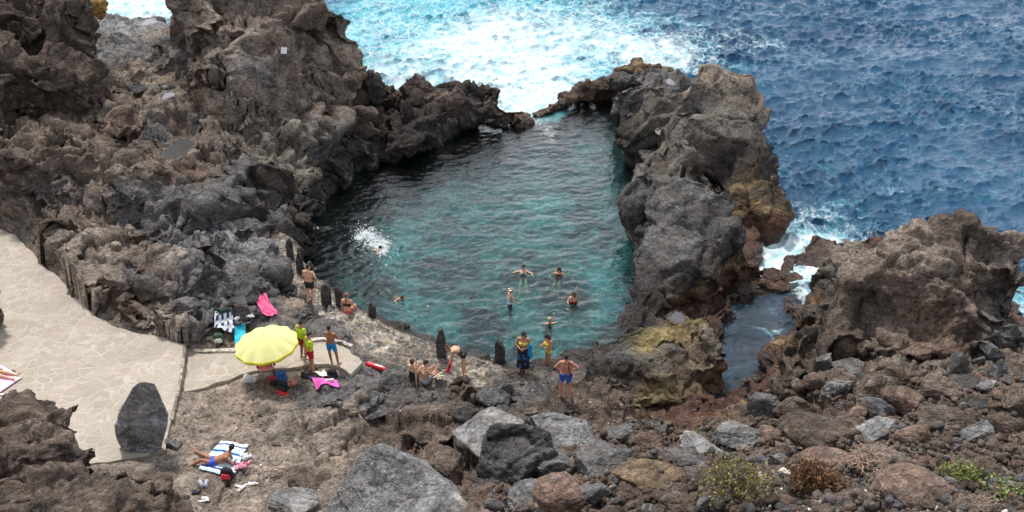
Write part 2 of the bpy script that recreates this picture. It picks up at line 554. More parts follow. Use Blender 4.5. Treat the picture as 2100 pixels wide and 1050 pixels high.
for (x, y, z, am, ck) in [(-35, 50, 8, .5, 'bb'), (-45, 65, 9, .5, 'bb'), (-60, 80, 8, .5, 'bb'), (-40, 40, 4, .4, 'br'), (-30, 30, 3, .3, 'br'), (-24, 33, 2.0, .3, 'br'),
                          (-60, 30, 9, .5, 'br'), (-18, 22, 4, .3, 'bb'), (-14, 17, 7, .3, 'bb'), (-8, 14, 8, .3, 'bb'), (-3, 15, 5.5, .4, 'bb'), (0, 10, 12, .3, 'bb'),
                          (-20, 8, 14, .3, 'bb'), (10, 7, 14, .3, 'bb'), (25, 10, 14, .3, 'bb'), (30, 28, 2, .4, 'bb'), (50, 28, 3, .4, 'bb'), (45, 15, 11, .4, 'bb'),
                          (0, 64, -.2, .3, 'dk'), (-9.2, 64.5, 1.2, .4, 'dk'), (-7, 63, .9, .4, 'dk'), (-4, 62.3, .7, .4, 'dk'), (-2, 61.8, .5, .3, 'dk'), (-11.5, 67, 2.0, .4, 'db'), (-8.5, 61, 1.2, .4, 'dk'), (-13, 70, 1.5, .4, 'db')]:
    CT.append((x, y, z, am, *CK[ck]))
CT = np.array(CT)
_D = np.hypot(CT[:, None, 0] - CT[None, :, 0], CT[:, None, 1] - CT[None, :, 1])
_n = len(CT)
_A = np.block([[_D - 0.02 * np.eye(_n), np.c_[np.ones(_n), CT[:, :2]]], [np.r_[[np.ones(_n)], CT[:, :2].T], np.zeros((3, 3))]])
_W = np.linalg.solve(_A, np.r_[CT[:, 2], np.zeros(3)])


def land_fields(X, Y, ZZ=None):
    """height, relief and colour of the land at plan positions"""
    X = X.ravel(); Y = Y.ravel()
    Z = np.empty(len(X)); C = np.empty((len(X), 4))
    P = np.c_[X * .35, Y * .35, 0 * X]
    wx = X + 1.5 * fbm(P, 40, 3)
    wy = Y + 1.5 * fbm(P + 50, 41, 3)
    for s in range(0, len(X), 60000):
        e = slice(s, s + 60000)
        D = np.hypot(X[e, None] - CT[None, :, 0], Y[e, None] - CT[None, :, 1])
        Z[e] = D @ _W[:_n] + _W[_n] + _W[_n + 1] * X[e] + _W[_n + 2] * Y[e]
        D = (wx[e, None] - CT[None, :, 0]) ** 2 + (wy[e, None] - CT[None, :, 1]) ** 2 + .3
        Wt = 1.0 / D ** 2.2
        C[e] = (Wt @ CT[:, 3:7]) / Wt.sum(1)[:, None]
    return Z, C[:, 0], C[:, 1:4]


PLAZA_Z, PATH_Z = 1.5, 1.22
PLAZA = [PZ(a, b, PLAZA_Z)[:2] for a, b in [(-70, 462), (0, 470), (30, 482), (60, 512), (88, 545), (118, 566), (150, 602), (188, 642), (226, 666), (270, 680), (322, 690),
                                        (378, 705), (374, 750), (362, 810), (348, 870), (340, 920), (300, 935), (200, 950), (100, 960), (-70, 960)]]
PATH = [PZ(a, b, PATH_Z)[:2] for a, b in [(366, 716), (420, 722), (500, 723), (560, 715), (620, 706), (680, 702), (715, 716), (742, 742), (720, 768), (690, 752),
                                       (650, 745), (610, 752), (560, 756), (520, 762), (470, 778), (420, 792), (352, 808)]]
COBBLE = [PZ(a, b, .7)[:2] for a, b in [(575, 480), (600, 478), (612, 520), (640, 560), (700, 608), (762, 642), (860, 686), (950, 718), (1010, 738), (1040, 750), (1030, 790),
                                     (940, 805), (870, 780), (800, 745), (730, 712), (690, 680), (640, 645), (590, 590), (575, 540)]]


def shore_colour(P, C, wet, seed=0, outer=1.0):
    """tide bands: black splash zone, rust algae and ochre crust near the water"""
    X, Y, Z = P[:, 0], P[:, 1], P[:, 2]
    sd = sdist(X, Y, LAND)
    sp = sdist(X, Y, POOL)
    n = fbm(P * .8, 60 + seed, 4)
    n2 = fbm(P * 2.2, 70 + seed, 4)
    sea = sstep(3.4, .9, sd) * outer
    pool = sstep(-2.6, -.9, sp)
    nz = Z + n * .9
    dk = np.array(CK['dk']); rd = np.array(CK['rd']); oc = np.array(CK['oc']); so = np.array(CK['so'])
    k = pool * sstep(2.3, .9, nz) * .93
    C = C * (1 - k[:, None]) + dk * k[:, None]
    k = sea * sstep(2.9, 1.9, nz) * .8
    C = C * (1 - k[:, None]) + (dk * .8) * k[:, None]
    k = sea * sstep(1.55, 1.2, nz) * sstep(-.15, .15, n2 + .08)
    C = C * (1 - k[:, None]) + oc * k[:, None]
    k = sea * sstep(1.35, .8, nz)
    C = C * (1 - k[:, None]) + (rd * .7) * k[:, None]
    k = sea * sstep(.45, .05, nz) * .8
    C = C * (1 - k[:, None]) + so * k[:, None]
    wet = np.maximum(wet, np.maximum(pool * sstep(.7, .2, Z), sea * sstep(1.2, .5, Z)))
    return C, wet


# ---- terrain sheet
def build_terrain():
    nr = 900
    s = np.r_[np.linspace(-3.4, -1.25, 60), np.linspace(-1.22, 1.22, 1150), np.linspace(1.25, 3.4, 60)]
    ns = len(s)
    Yr = 9.0 * (102 / 9.0) ** np.linspace(0, 1, nr)
    # spend more rows where the picture needs them
    S, YY = np.meshgrid(s, Yr)
    X = (S * (YY * .53 + 2.5)).ravel()
    Y = YY.ravel()
    Z, amp, C = land_fields(X, Y)
    P0 = np.c_[X, Y, Z].astype(np.float32)
    wob = fbm(P0 * .9, 5, 4) * .5
    sp = sdist(X, Y, POOL) + wob * .5
    sd = sdist(X, Y, LAND) + wob * .8
    splz = sdist(X, Y, PLAZA); spth = sdist(X, Y, PATH); scob = sdist(X, Y, COBBLE)
    # pool basin
    P2 = np.c_[X, Y, X * 0]
    deep = fbm(P2 * .28 + 3, 8, 3)
    zb = -1.9 - .8 * sstep(-4, -9, X) + .7 * deep + .35 * fbm(P2 * 1.1, 9, 4)
    zb = np.maximum(zb, -3.4)
    shal = sstep(3.2, 0.2, np.hypot(X - PZ(1250, 690)[0], Y - PZ(1250, 690)[1]))
    zb = zb * (1 - .85 * shal) - .15 * shal
    k = sstep(-.12, .75, sp)
    Z = Z * (1 - k) + zb * k
    amp = amp * (1 - k) + .16 * k
    # falls to the sea floor
    k = sstep(.25, -1.6, sd)
    Z = Z * (1 - k) + (-5) * k
    # the gap sill
    g = sstep(1.6, .5, np.hypot(X - 1.5, Y - 62.3))
    Z = Z * (1 - g) + np.minimum(Z, -.12) * g
    amp = amp * (1 - .8 * g)
    # flats under the paving
    k = sstep(-.5, .15, splz); Z = Z * (1 - k) + (PLAZA_Z - .16) * k; amp *= 1 - k
    k = sstep(-.35, .15, spth) * (1 - sstep(-.5, .1, splz)); Z = Z * (1 - k) + (PATH_Z - .13) * k; amp *= 1 - k
    # cobbled rim
    kc = sstep(-.25, .25, scob + wob * .4) * sstep(.1, -.1, sp)
    amp *= 1 - .65 * kc
    G = np.c_[X, Y, Z].reshape(nr, ns, 3)
    du = np.gradient(G, axis=1); dv = np.gradient(G, axis=0)
    N = np.cross(du, dv).reshape(-1, 3)
    N /= np.linalg.norm(N, axis=1)[:, None] + 1e-9
    steep = 1 - N[:, 2]
    P = np.c_[X, Y, Z].astype(np.float32)
    d = rock_disp(P, 1.0, 1.7, 1, 1.1) * amp * 1.5 * (1 + .5 * sstep(.2, .6, steep))
    d += .30 * amp * (np.abs(fbm(P * np.array([1.1, 1.1, 2.0], np.float32), 55, 5)) * 2 - .5)
    big = np.abs(perlin(P / 5.0, 77)) * 2 - .5
    d += big * amp * 1.3
    P = P + N * d[:, None].astype(np.float32)
    # individual rim stones
    vis = kc > .01
    Q = P[vis] * np.array([1, 1, 0], np.float32)
    Q = Q + .12 * np.c_[perlin(Q * 2, 1), perlin(Q * 2 + 9, 2), Q[:, 0] * 0].astype(np.float32)
    F1, F2, dt, rv = worley(Q / np.array([.46, .40, 1], np.float32), 9)
    edge = F2 - F1
    P[vis, 2] += (kc[vis] * (.11 * sstep(0.04, .20, edge) + .13 * (rv - .5) + .06 * dt)).astype(np.float32)
    mort = np.zeros(len(P)); mort[vis] = kc[vis] * sstep(.22, .10, edge)
    stone = np.zeros(len(P)); stone[vis] = rv
    # colours
    wet = np.zeros(len(P))
    C, wet = shore_colour(P, C, wet)
    cob = np.array([.17, .16, .15])[None] * (.55 + 1.2 * stone[:, None])
    C = C * (1 - .75 * kc[:, None]) + cob * .75 * kc[:, None]
    C = C * (1 - mort[:, None] * .8) + np.array([.60, .52, .42]) * mort[:, None] * .85
    # basin floor
    kb = sstep(.1, .9, sp)
    n = fbm(P2 * .42 + 7, 21, 5); n2 = fbm(P2 * 1.6 + 1, 22, 5)
    pal = sstep(-.16, .22, n + .45 * n2)
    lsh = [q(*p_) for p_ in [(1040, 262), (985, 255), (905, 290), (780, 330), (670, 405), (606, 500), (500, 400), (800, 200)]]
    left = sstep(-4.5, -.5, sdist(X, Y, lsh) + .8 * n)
    far = sstep(50, 60, Y)
    cb = np.array([.06, .075, .08])[None] * (1 - pal[:, None]) + np.array([.36, .54, .50])[None] * pal[:, None]
    teal = sstep(.0, .4, fbm(P2 * .3 + 31, 25, 3))
    cb = cb * (1 - .5 * teal[:, None]) + np.array([.08, .60, .64]) * .5 * teal[:, None]
    cb = cb * (1 - .5 * far[:, None]) + np.array([.20, .185, .18]) * .5 * far[:, None]
    cb = cb * (1 - .86 * left[:, None])  # darker along the left shore: cliff's dark reflection painted in, plus deeper water
    cb = cb * (1 - shal[:, None] * .6) + np.array([.20, .15, .13]) * shal[:, None] * .6
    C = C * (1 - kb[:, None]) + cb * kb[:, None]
    idx = np.arange(nr * ns).reshape(nr, ns)
    F = np.stack([idx[:-1, :-1], idx[:-1, 1:], idx[1:, 1:], idx[1:, :-1]], -1).reshape(-1, 4)
    keep = (sd[F] > -3).any(1)
    F = F[keep]
    used = np.zeros(len(P), bool); used[F.ravel()] = True
    mp = np.cumsum(used) - 1
    F = mp[F]; P = P[used]; C = C[used]; wet = wet[used]
    me = mesh_np("terrain", P, F)
    set_attr(me, "Col", np.c_[np.clip(C, .01, .9), wet])
    return me, P, F


M_ROCK = rock_material("lava_rock")
ter_me, TP, TF = build_terrain()
terrain = tag(link_mesh("terrain", ter_me, M_ROCK), kind="structure")
_kf = (TP[TF[:, 0], 1] < 60) & (TP[TF[:, 0], 2] > -3.5)
_tf = TF[_kf]
_u = np.zeros(len(TP), bool); _u[_tf.ravel()] = True
_mp = np.cumsum(_u) - 1
BVH = BVHTree.FromPolygons(TP[_u].tolist(), _mp[_tf].tolist())


def _paved(x, y):
    if sdist(np.array([x]), np.array([y]), PLAZA)[0] > 0: return PLAZA_Z
    if sdist(np.array([x]), np.array([y]), PATH)[0] > 0: return PATH_Z
    return -9.0


def hit(px, py):
    """the point of the ground or paving seen at a picture position"""
    d = Vector(raydir(px, py)).normalized()
    loc, nrm, i, dist = BVH.ray_cast(Vector((0, 0, CAMZ)), d)
    if loc is None: loc, nrm = Vector(PZ(px, py, 1.0)), Vector((0, 0, 1))
    for z in (PLAZA_Z, PATH_Z):
        p = PZ(px, py, z)
        if _paved(p[0], p[1]) == z and loc.z < z: return Vector(p), Vector((0, 0, 1))
    return loc, nrm


def ground(x, y, z0=30):
    loc, nrm, i, dist = BVH.ray_cast(Vector((x, y, z0)), Vector((0, 0, -1)))
    return max(loc.z if loc is not None else 1.0, _paved(x, y))


# ---- rock masses: unions of lumps, fused, then fractured
def rock_mass(name, lumps, voxel, seed, col='br', A=1.0, strat=1.3, facet=.8, size=1.0, outer=1.0, smooth=2, zmin=-2.0, shore=True, cuts=9, cutr=(.55, .85), layer=1.0, grow=1.12, close=.35, ease=1):
    rng = np.random.RandomState(seed)
    V, F = ICO3
    Vs, Fs, cen = [], [], []
    n = 0
    for L in lumps:
        px, py, h, hw, hh = L[:5]
        k = L[5] if len(L) > 5 and L[5] else 1.0
        ck = L[6] if len(L) > 6 else col
        if ck == 'br': ck = ('br', 'br', 'bl', 'rb', 'gy', 'db')[rng.randint(6)]
        elif ck == 'dg': ck = ('dg', 'dg', 'gy', 'dt')[rng.randint(4)]
        c = np.array(hit(px, py)[0]) + [0, 0, h[1]] if isinstance(h, tuple) and h[0] == 'G' else np.array(pp(px, py, h))
        d = raydir(px, py)
        t = c[1] / d[1]
        ppm = FPX / t
        rx = hw / ppm
        ry = rx * k
        th = math.atan2(-d[2], d[1])
        hv = hh / ppm
        rz = math.sqrt(max(hv ** 2 - (ry * math.sin(th)) ** 2, (.45 * hv) ** 2)) / math.cos(th)
        Q = V.copy()
        # uneven block with broad broken faces
        Q *= (1 + .22 * fbm(V * 1.2 + 20 * rng.rand(3), seed, 3))[:, None]
        for kk in range(cuts):
            nn = rng.normal(size=3); nn /= np.linalg.norm(nn)
            ex = np.maximum(0, Q @ nn - rng.uniform(*cutr))
            Q -= ex[:, None] * nn * .95
        Q *= grow
        Q = Q * (np.array([rx, ry, rz]) + close) + c
        Vs.append(Q); Fs.append(F + n); n += len(Q)
        cen.append((*c, *CK[ck], max(rx, .3)))
    me = mesh_np("w", np.concatenate(Vs), np.concatenate(Fs))
    if close:
        # fuse the blocks into one body: swell, weld, shrink back
        me = remesh(me, voxel * 1.3, 3)
        set_co(me, get_co(me) - get_no(me) * close)
    me = remesh(me, voxel, smooth)
    P = get_co(me); N = get_no(me)
    cen = np.array(cen)
    Wp = P + .5 * np.c_[perlin(P * .7, 1), perlin(P * .7 + 7, 2), perlin(P * .7 + 13, 3)]
    C = np.zeros((len(P), 3)); W = np.zeros(len(P))
    for c in cen:
        w = 1 / ((((Wp - c[:3]) ** 2).sum(1)) / c[6] ** 2 + .05) ** 3
        C += w[:, None] * c[3:6]; W += w
    C /= W[:, None]
    P2 = P + N * rock_disp(P, A, strat, seed, facet, size, layer)[:, None]
    if size * A >= .5:
        P2 = P2 + N * (.035 * A * fbm(P * 9, seed + 9, 2))[:, None]
    # knock off needle-like tips: ease each vertex a little towards its neighbours
    ed = np.empty(len(me.edges) * 2, np.int32); me.edges.foreach_get("vertices", ed); ed = ed.reshape(-1, 2)
    cn = np.bincount(ed.ravel(), minlength=len(P2)).astype(float)[:, None] + 1e-9
    for _ in range(ease):
        s_ = np.stack([np.bincount(ed[:, 0], P2[ed[:, 1], k_], len(P2)) + np.bincount(ed[:, 1], P2[ed[:, 0], k_], len(P2)) for k_ in range(3)], 1)
        P2 = P2 * .5 + s_ / cn * .5
    if A > .3:      # crisp small fractures on top
        F1, F2, dt, rv = worley(P2 / (.42 * size ** .5) + 5, seed + 4)
        k_ = min(A, .8) * (.05 * dt + .06 * (rv - .5) - .07 * np.exp(-((F2 - F1) / .05)))
        F1, F2, dt, rv = worley(P2 / 1.5 + 2, seed + 6)
        k_ += min(A, .8) * (-.16 * np.exp(-((F2 - F1) / .03)) + .05 * dt)
        P2 = P2 + N * k_[:, None]
    P2[:, 2] = np.maximum(P2[:, 2], zmin)
    if name == "lava_ledges":
        for poly_, z_ in ((PLAZA, PLAZA_Z - .3), (PATH, PATH_Z - .3)):
            k_ = sdist(P2[:, 0], P2[:, 1], poly_) + .15 * fbm(P2 * 1.5, 6, 2) > -.04
            P2[k_, 2] = np.minimum(P2[k_, 2], z_)
    set_co(me, P2)
    wet = np.zeros(len(P2))
    if shore:
        C, wet = shore_colour(P2, C, wet, seed, outer)
    set_attr(me, "Col", np.c_[np.clip(C, .01, .9), wet])
    o = link_mesh(name, me, M_ROCK)
    return o


MASSES = []
def mass(name, label, cat, *a, **k):
    MASSES.append(tag(rock_mass(name, *a, **k), label, cat))
    return MASSES[-1]


Y_ = Yv
mass("sea_crag", "tall rugged brown lava crag rising from the pool's left shore to the top edge", "crag",
     [(470, -50, Y_(60.5), 120, 120), (590, -40, Y_(61), 100, 130), (430, 110, Y_(57), 55, 120, 1), (400, 40, Y_(60), 50, 90, 1), (520, 120, Y_(55), 85, 100, .8),
      (610, 90, Y_(58), 80, 120, .8), (650, 10, Y_(60.5), 48, 70, .9), (668, 60, Y_(60), 50, 60, .8), (690, 110, Y_(59), 52, 62, .8), (700, 158, Y_(58), 52, 50, .9),
      (590, 220, Y_(54), 85, 80, .8), (660, 200, Y_(55.5), 70, 60, .8), (490, 250, Y_(51), 80, 70, .9), (430, 220, Y_(51.5), 50, 95, .8), (555, 320, Y_(50), 80, 50, .9, 'tn'),
      (640, 310, Y_(52), 45, 60, .8, 'gy'), (715, 250, Y_(55.5), 45, 50, .8, 'db'), (470, 340, Y_(48), 65, 50, .9, 'tn'), (590, 395, Y_(48), 62, 42, .9, 'tn'),
      (668, 370, Y_(51.3), 42, 48, .8, 'dk'), (545, 440, Y_(45.3), 50, 36, .9, 'gy'), (450, 410, Y_(45), 60, 30, .9, 'gy'), (603, 436, Y_(46.4), 38, 42, .8, 'dk'),
      (718, 312, Y_(54.4), 45, 56, .8, 'dk'), (510, 180, Y_(53), 60, 60, .7), (570, 30, Y_(58.5), 60, 60, .7), (480, 30, Y_(58), 50, 60, .7), (604, 474, 1.0, 22, 30, .8, 'dk')],
     .125, 3, 'br', A=.95, strat=1.0, facet=1.0, size=1.9, close=.7)
mass("dark_crag", "dark overhanging lava crag with a shadowed cave below, upper left corner", "crag",
     [(30, 50, Y_(55), 110, 110), (130, 50, Y_(54), 70, 75), (185, 120, Y_(53), 36, 75, 1), (95, 150, Y_(51), 100, 75), (10, 160, Y_(50), 90, 90), (165, 215, Y_(51), 52, 50, .9),
      (60, 215, Y_(49.5), 55, 42, .9), (-60, 100, Y_(53), 100, 150), (185, 180, Y_(52), 40, 50), (230, 245, Y_(50), 40, 38, .9, 'br'), (-60, 240, Y_(48), 60, 70), (120, -40, Y_(57), 60, 60),
      (265, 270, Y_(49), 40, 26, .9, 'br'), (150, 300, Y_(46.4), 30, 24, .9, 'br'), (0, 285, Y_(46.6), 40, 30, .9, 'br')],
     .11, 5, 'db', A=1.1, strat=.8, facet=.9, size=1.1, close=.6)
mass("yellow_rock", "small ochre yellow rock at the far shore in front of breaking surf, top left", "rock",
     [(190, 18, Y_(72), 34, 26, .8), (205, 2, Y_(73), 22, 18, .8), (150, 8, Y_(73), 46, 28, .8)], .12, 8, 'or', A=.8, outer=0, shore=False)
mass("pool_ridge", "jagged black ridge of lava walling the far left side of the pool", "rock ridge",
     [(785, 200, 1.6, 34, 38), (755, 200, 2.2, 28, 55), (850, 196, 2.0, 46, 42, .9, 'db'), (845, 250, 1.3, 58, 45, .9), (935, 186, 2.0, 44, 24, .9), (925, 215, 1.6, 40, 30, .9, 'bb'),
      (880, 256, .9, 50, 32, .9), (962, 224, 1.1, 46, 30, .9), (1000, 202, 1.5, 27, 28, .9, 'bb'), (1010, 232, .8, 26, 20, .9, 'oc'), (1058, 236, .45, 24, 14, .9, 'bb'),
      (1084, 240, .15, 16, 8, .9, 'oc'), (805, 296, .9, 62, 38, .8), (745, 314, .9, 44, 36, .8), (862, 292, .4, 36, 24, .8), (1032, 254, .2, 16, 10, .8), (696, 360, .6, 28, 32, .8), (652, 400, .5, 26, 26, .8)],
     .10, 11, 'dk', close=.14, A=1.0, strat=.9, facet=1.0, size=.8)
mass("sill_ridge", "low rust brown rock sill between the gap and the right-hand rock", "rock ridge",
     [(1100, 238, .0, 20, 6, .8), (1116, 231, .1, 22, 8, .8), (1138, 218, .2, 26, 10, .8), (1165, 200, .5, 28, 15, .8), (1200, 184, .9, 32, 20, .8), (1240, 172, 1.1, 34, 18, .8), (1290, 152, 1.3, 34, 22, .8, 'oc'), (1322, 138, 1.7, 32, 14, .8, 'oc'),
      (1308, 126, 2.0, 16, 11, .8, 'gy')],
     .09, 12, 'bb', close=.15, A=.6, facet=.8, size=.6, outer=.5)
mass("island_rock", "massive rounded grey lava rock between the pool's right side and the open sea", "rock",
     [(1285, 172, 1.7, 38, 28, 1), (1340, 165, 2.2, 45, 26, 1), (1290, 222, 1.8, 38, 42), (1300, 280, 1.6, 44, 46, .9, 'dk'), (1350, 235, 3.0, 45, 55), (1395, 290, 3.4, 50, 55, .9, 'dt'),
      (1375, 190, 2.8, 45, 42), (1465, 186, 4.6, 66, 46, .9, 'br'), (1510, 200, 4.2, 46, 46, .9, 'rb'), (1450, 225, 4.0, 44, 30, .9), (1505, 240, 3.8, 66, 38, .9, 'dt'), (1462, 272, 3.6, 50, 34, .8, 'dt'), (1540, 250, 3.4, 38, 48, .9, 'dt'),
      (1552, 292, 2.8, 34, 44, .9, 'dg'), (1525, 350, 2.0, 60, 58, .8, 'dk'), (1545, 425, .9, 58, 42, .8, 'oc'), (1540, 465, .3, 46, 36, .8, 'rd'), (1340, 358, 2.5, 45, 46, .9, 'dt'),
      (1400, 345, 3.3, 50, 55, .9, 'dt'), (1325, 420, 1.7, 46, 60, .9), (1420, 410, 3.1, 60, 50, .9), (1385, 455, 2.5, 55, 50, .9, 'dg'), (1455, 500, 2.0, 66, 52, .9), (1470, 440, 2.4, 40, 50, .8),
      (1325, 545, 1.2, 40, 50, .9), (1395, 545, 1.5, 60, 50, .9), (1345, 600, .9, 52, 42, .9), (1430, 590, .9, 60, 44, .8, 'dk'), (1320, 640, .3, 34, 30, .8), (1495, 590, .4, 36, 36, .7, 'rd'),
      (1505, 540, .7, 36, 40, .8, 'dk'), (1545, 555, .2, 22, 22, .8, 'rd')],
     .105, 21, 'dg', A=.48, strat=.8, facet=.8, size=1.9, smooth=6, cuts=7, cutr=(.7, .92), layer=.6, grow=1.16, close=.75)
mass("red_reef", "dark red algae covered reef awash at the mouth of the channel", "reef",
     [(1580, 562, .1, 34, 10, .8), (1625, 566, .12, 30, 9, .8), (1596, 585, -.02, 36, 8, .8), (1556, 578, .1, 20, 12, .8)], .08, 22, 'rd', A=.5, size=.6, outer=.6, close=.1)
mass("crusted_rock", "mustard crusted rock block between the pool's near corner and the sea channel", "rock",
     [(1400, 672, .9, 60, 30, .8, 'yl'), (1330, 700, .7, 66, 30, .8, 'yl'), (1442, 720, .8, 46, 62, .8, 'tn'), (1370, 760, 1.0, 70, 50, .8, 'tn'), (1275, 735, .7, 70, 34, .8, 'gy'),
      (1240, 775, .8, 46, 50, .8, 'dk'), (1300, 790, .7, 60, 48, .8, 'dk'), (1360, 820, .5, 60, 36, .8, 'yl'), (1456, 780, .5, 36, 52, .8, 'rs'), (1434, 828, .2, 40, 28, .8, 'rs'), (1330, 725, .95, 50, 16, .8, 'yl'), (1400, 800, .7, 40, 24, .8, 'yl'), (1290, 830, .6, 30, 20, .8, 'yl')],
     .085, 23, 'tn', A=.75, facet=.6, size=.9, outer=.45)
mass("brown_crag", "huge rough brown lava crag standing in the surf at the right edge", "crag",
     [(1712, 600, 1.6, 50, 72, .9, 'tn'), (1755, 560, 2.4, 44, 44, .9, 'tn'), (1672, 665, .8, 32, 42, .9, 'gy'), (1850, 525, 3.8, 50, 58, .9, 'bl'), (1810, 600, 2.6, 70, 60, .9, 'bl'),
      (1890, 600, 2.8, 70, 80, .9, 'bl'), (1950, 515, 3.9, 62, 50, .9), (2030, 530, 3.6, 56, 54, .9), (2055, 600, 2.6, 40, 80, .9), (1975, 610, 2.8, 70, 80, .9), (1780, 670, 1.6, 100, 40, .9),
      (1900, 700, 1.8, 90, 50, .9), (2040, 690, 1.8, 50, 50, .9), (1650, 750, 1.6, 60, 34, .9, 'bb'), (1612, 795, 1.5, 36, 28, .9, 'bb'), (1700, 710, 1.7, 60, 34, .9, 'bb')],
     .09, 31, 'br', A=.8, strat=1.0, facet=1.0, size=1.2, close=.4, grow=1.24, cutr=(.65, .9))
def ledges(name, region, n, seed, smin, smax, col, voxel, up=-.1, flat=.5, **kw):
    rs = random.Random(seed)
    L = []
    x0, x1 = min(p[0] for p in region), max(p[0] for p in region); y0, y1 = min(p[1] for p in region), max(p[1] for p in region)
    while len(L) < n:
        px, py = rs.uniform(x0, x1), rs.uniform(y0, y1)
        if sdist(np.array([px]), np.array([py]), region)[0] < 4: continue
        s = smin * (smax / smin) ** rs.random()
        # keep the ground's own colour
        p = hit(px, py)[0]
        i = int(np.argmin((CT[:, 0] - p.x) ** 2 + (CT[:, 1] - p.y) ** 2))
        ck = min(CK, key=lambda k_: sum((CK[k_][q_] - CT[i, 4 + q_]) ** 2 for q_ in range(3)))
        L.append((px, py, ('G', up), s, s * rs.uniform(flat * .7, flat * 1.3), rs.uniform(.7, 1.2), ck))
    return rock_mass(name, L, voxel, seed, col, **kw)


for args, kw in [
    ((("lava_ledges"), [(0, 285), (200, 270), (420, 300), (560, 330), (650, 420), (575, 520), (560, 590), (470, 640), (400, 690), (310, 655), (258, 625), (190, 550), (140, 500), (70, 436), (0, 415)], 120, 51, 22, 75, 'br', .085),
     dict(A=.85, facet=1.0, size=1.45, strat=1.2, layer=2.0, close=.5)),
    ((("lava_ledges"), [(225, 60), (390, 60), (400, 150), (420, 290), (330, 285), (235, 250), (230, 130)], 40, 52, 22, 60, 'br', .11), dict(A=.6, facet=.9, size=1.1, layer=2.0, close=.4)),
    ((("lava_ledges"), [(600, 800), (740, 770), (830, 790), (1000, 800), (1060, 860), (960, 900), (860, 960), (760, 900), (640, 960), (560, 900), (520, 850)], 46, 53, 22, 60, 'gy', .06, -.12, .34),
     dict(A=.5, facet=1.0, size=.75, layer=1.8, close=.2)),
    ((("lava_ledges"), [(560, 585), (620, 640), (700, 690), (620, 700), (520, 660), (470, 640), (520, 600)], 14, 54, 22, 48, 'gy', .055, -.14, .3), dict(A=.4, facet=.8, size=.7, layer=1.6, close=.2)),
]:
    tag(ledges(*args, **kw), kind="structure")
mass("brown_ledge", "broad brown overhanging ledge under the man in blue patterned trunks", "rock ledge",
     [(1090, 815, 1.1, 60, 22, .9, 'gy'), (1150, 830, 1.15, 60, 22, .9, 'br'), (1210, 838, 1.1, 64, 24, .9, 'bb'), (1270, 856, .9, 54, 26, .9, 'bb'), (1185, 806, 1.1, 50, 16, .9, 'br'), (1105, 845, 1.1, 44, 20, .9, 'br'),
      (1320, 872, .6, 40, 22, .9, 'gy'), (1240, 812, 1.0, 50, 20, .9, 'bb'), (1030, 800, 1.0, 44, 16, .9, 'gy'), (960, 800, 1.05, 40, 14, .9, 'bb')],
     .06, 27, 'br', close=.2, A=.5, strat=2.0, facet=.8, size=.7, shore=False)
mass("near_bluff", "rough reddish brown bluff nearest the viewer, filling the bottom left corner", "bluff",
     [(30, 880, Y_(18.5), 90, 60, 1), (110, 885, Y_(18.2), 66, 52, 1), (40, 960, Y_(17.5), 120, 60, 1), (150, 950, Y_(17.6), 60, 30, 1, 'db'), (60, 1050, Y_(15.5), 130, 70, 1),
      (190, 1040, Y_(15.8), 100, 68, 1), (300, 1020, Y_(16), 72, 54, 1), (345, 1060, Y_(15.8), 42, 60, 1), (200, 1130, Y_(15), 180, 80, 1), (-60, 950, Y_(17.5), 90, 100, 1), (60, 840, Y_(19), 60, 24, 1),
      (300, 1180, Y_(14.5), 90, 80), (0, 1180, Y_(14), 160, 80)],
     .055, 41, 'bb', close=.25, A=.6, strat=1.3, facet=1.0, size=.55, shore=False)
mass("plaza_side_rock", "brown rock poking in at the left edge beside the paved terrace", "rock",
     [(-16, 625, 2.4, 34, 62, .9), (-60, 640, 2.6, 50, 70, .9)], .07, 43, 'rb', A=.5, size=.5, shore=False)


# everything solid that things can stand on
def _tri_data(objs):
    Vs, Fs, n = [TP[_u]], [_mp[_tf]], int(_u.sum())
    Vl, Fl = TP[_u].tolist(), _mp[_tf].tolist()
    for o in objs:
        P = get_co(o.data)
        me = o.data
        lp = np.empty(len(me.loops), np.int32); me.loops.foreach_get("vertex_index", lp)
        ls = np.empty(len(me.polygons), np.int32); me.polygons.foreach_get("loop_start", ls)
        lt = np.empty(len(me.polygons), np.int32); me.polygons.foreach_get("loop_total", lt)
        q4 = lt == 4
        F = lp[ls[q4][:, None] + np.arange(4)] + n
        Vl += P.tolist(); Fl += F.tolist(); n += len(P)
    return Vl, Fl


BVH = BVHTree.FromPolygons(*_tri_data([o for o in COL.objects if o.name.startswith("lava_ledges")] + [m_ for m_ in MASSES if m_.name in ("brown_ledge", "crusted_rock", "brown_crag")]))
# ================================================================== WATER
def wave_tile(N, L, wind, lam, seed, spread=2.0):
    rs = np.random.RandomState(seed)
    k = np.fft.fftfreq(N, d=L / N) * 2 * np.pi
    KX, KY = np.meshgrid(k, k)
    K = np.hypot(KX, KY); K[0, 0] = 1
    kp = 2 * np.pi / lam
    ct = (KX * wind[0] + KY * wind[1]) / K
    S = np.exp(-1.1 * (kp / K) ** 2) / K ** 3.55 * (np.abs(ct) ** spread + .06) * np.exp(-(K * .03) ** 2)
    S[0, 0] = 0
    H = (rs.normal(size=(N, N)) + 1j * rs.normal(size=(N, N))) * np.sqrt(S)
    h = np.real(np.fft.ifft2(H))
    dx = np.real(np.fft.ifft2(1j * KX / K * H)); dy = np.real(np.fft.ifft2(1j * KY / K * H))
    s = h.std()
    return h / s, dx / s, dy / s


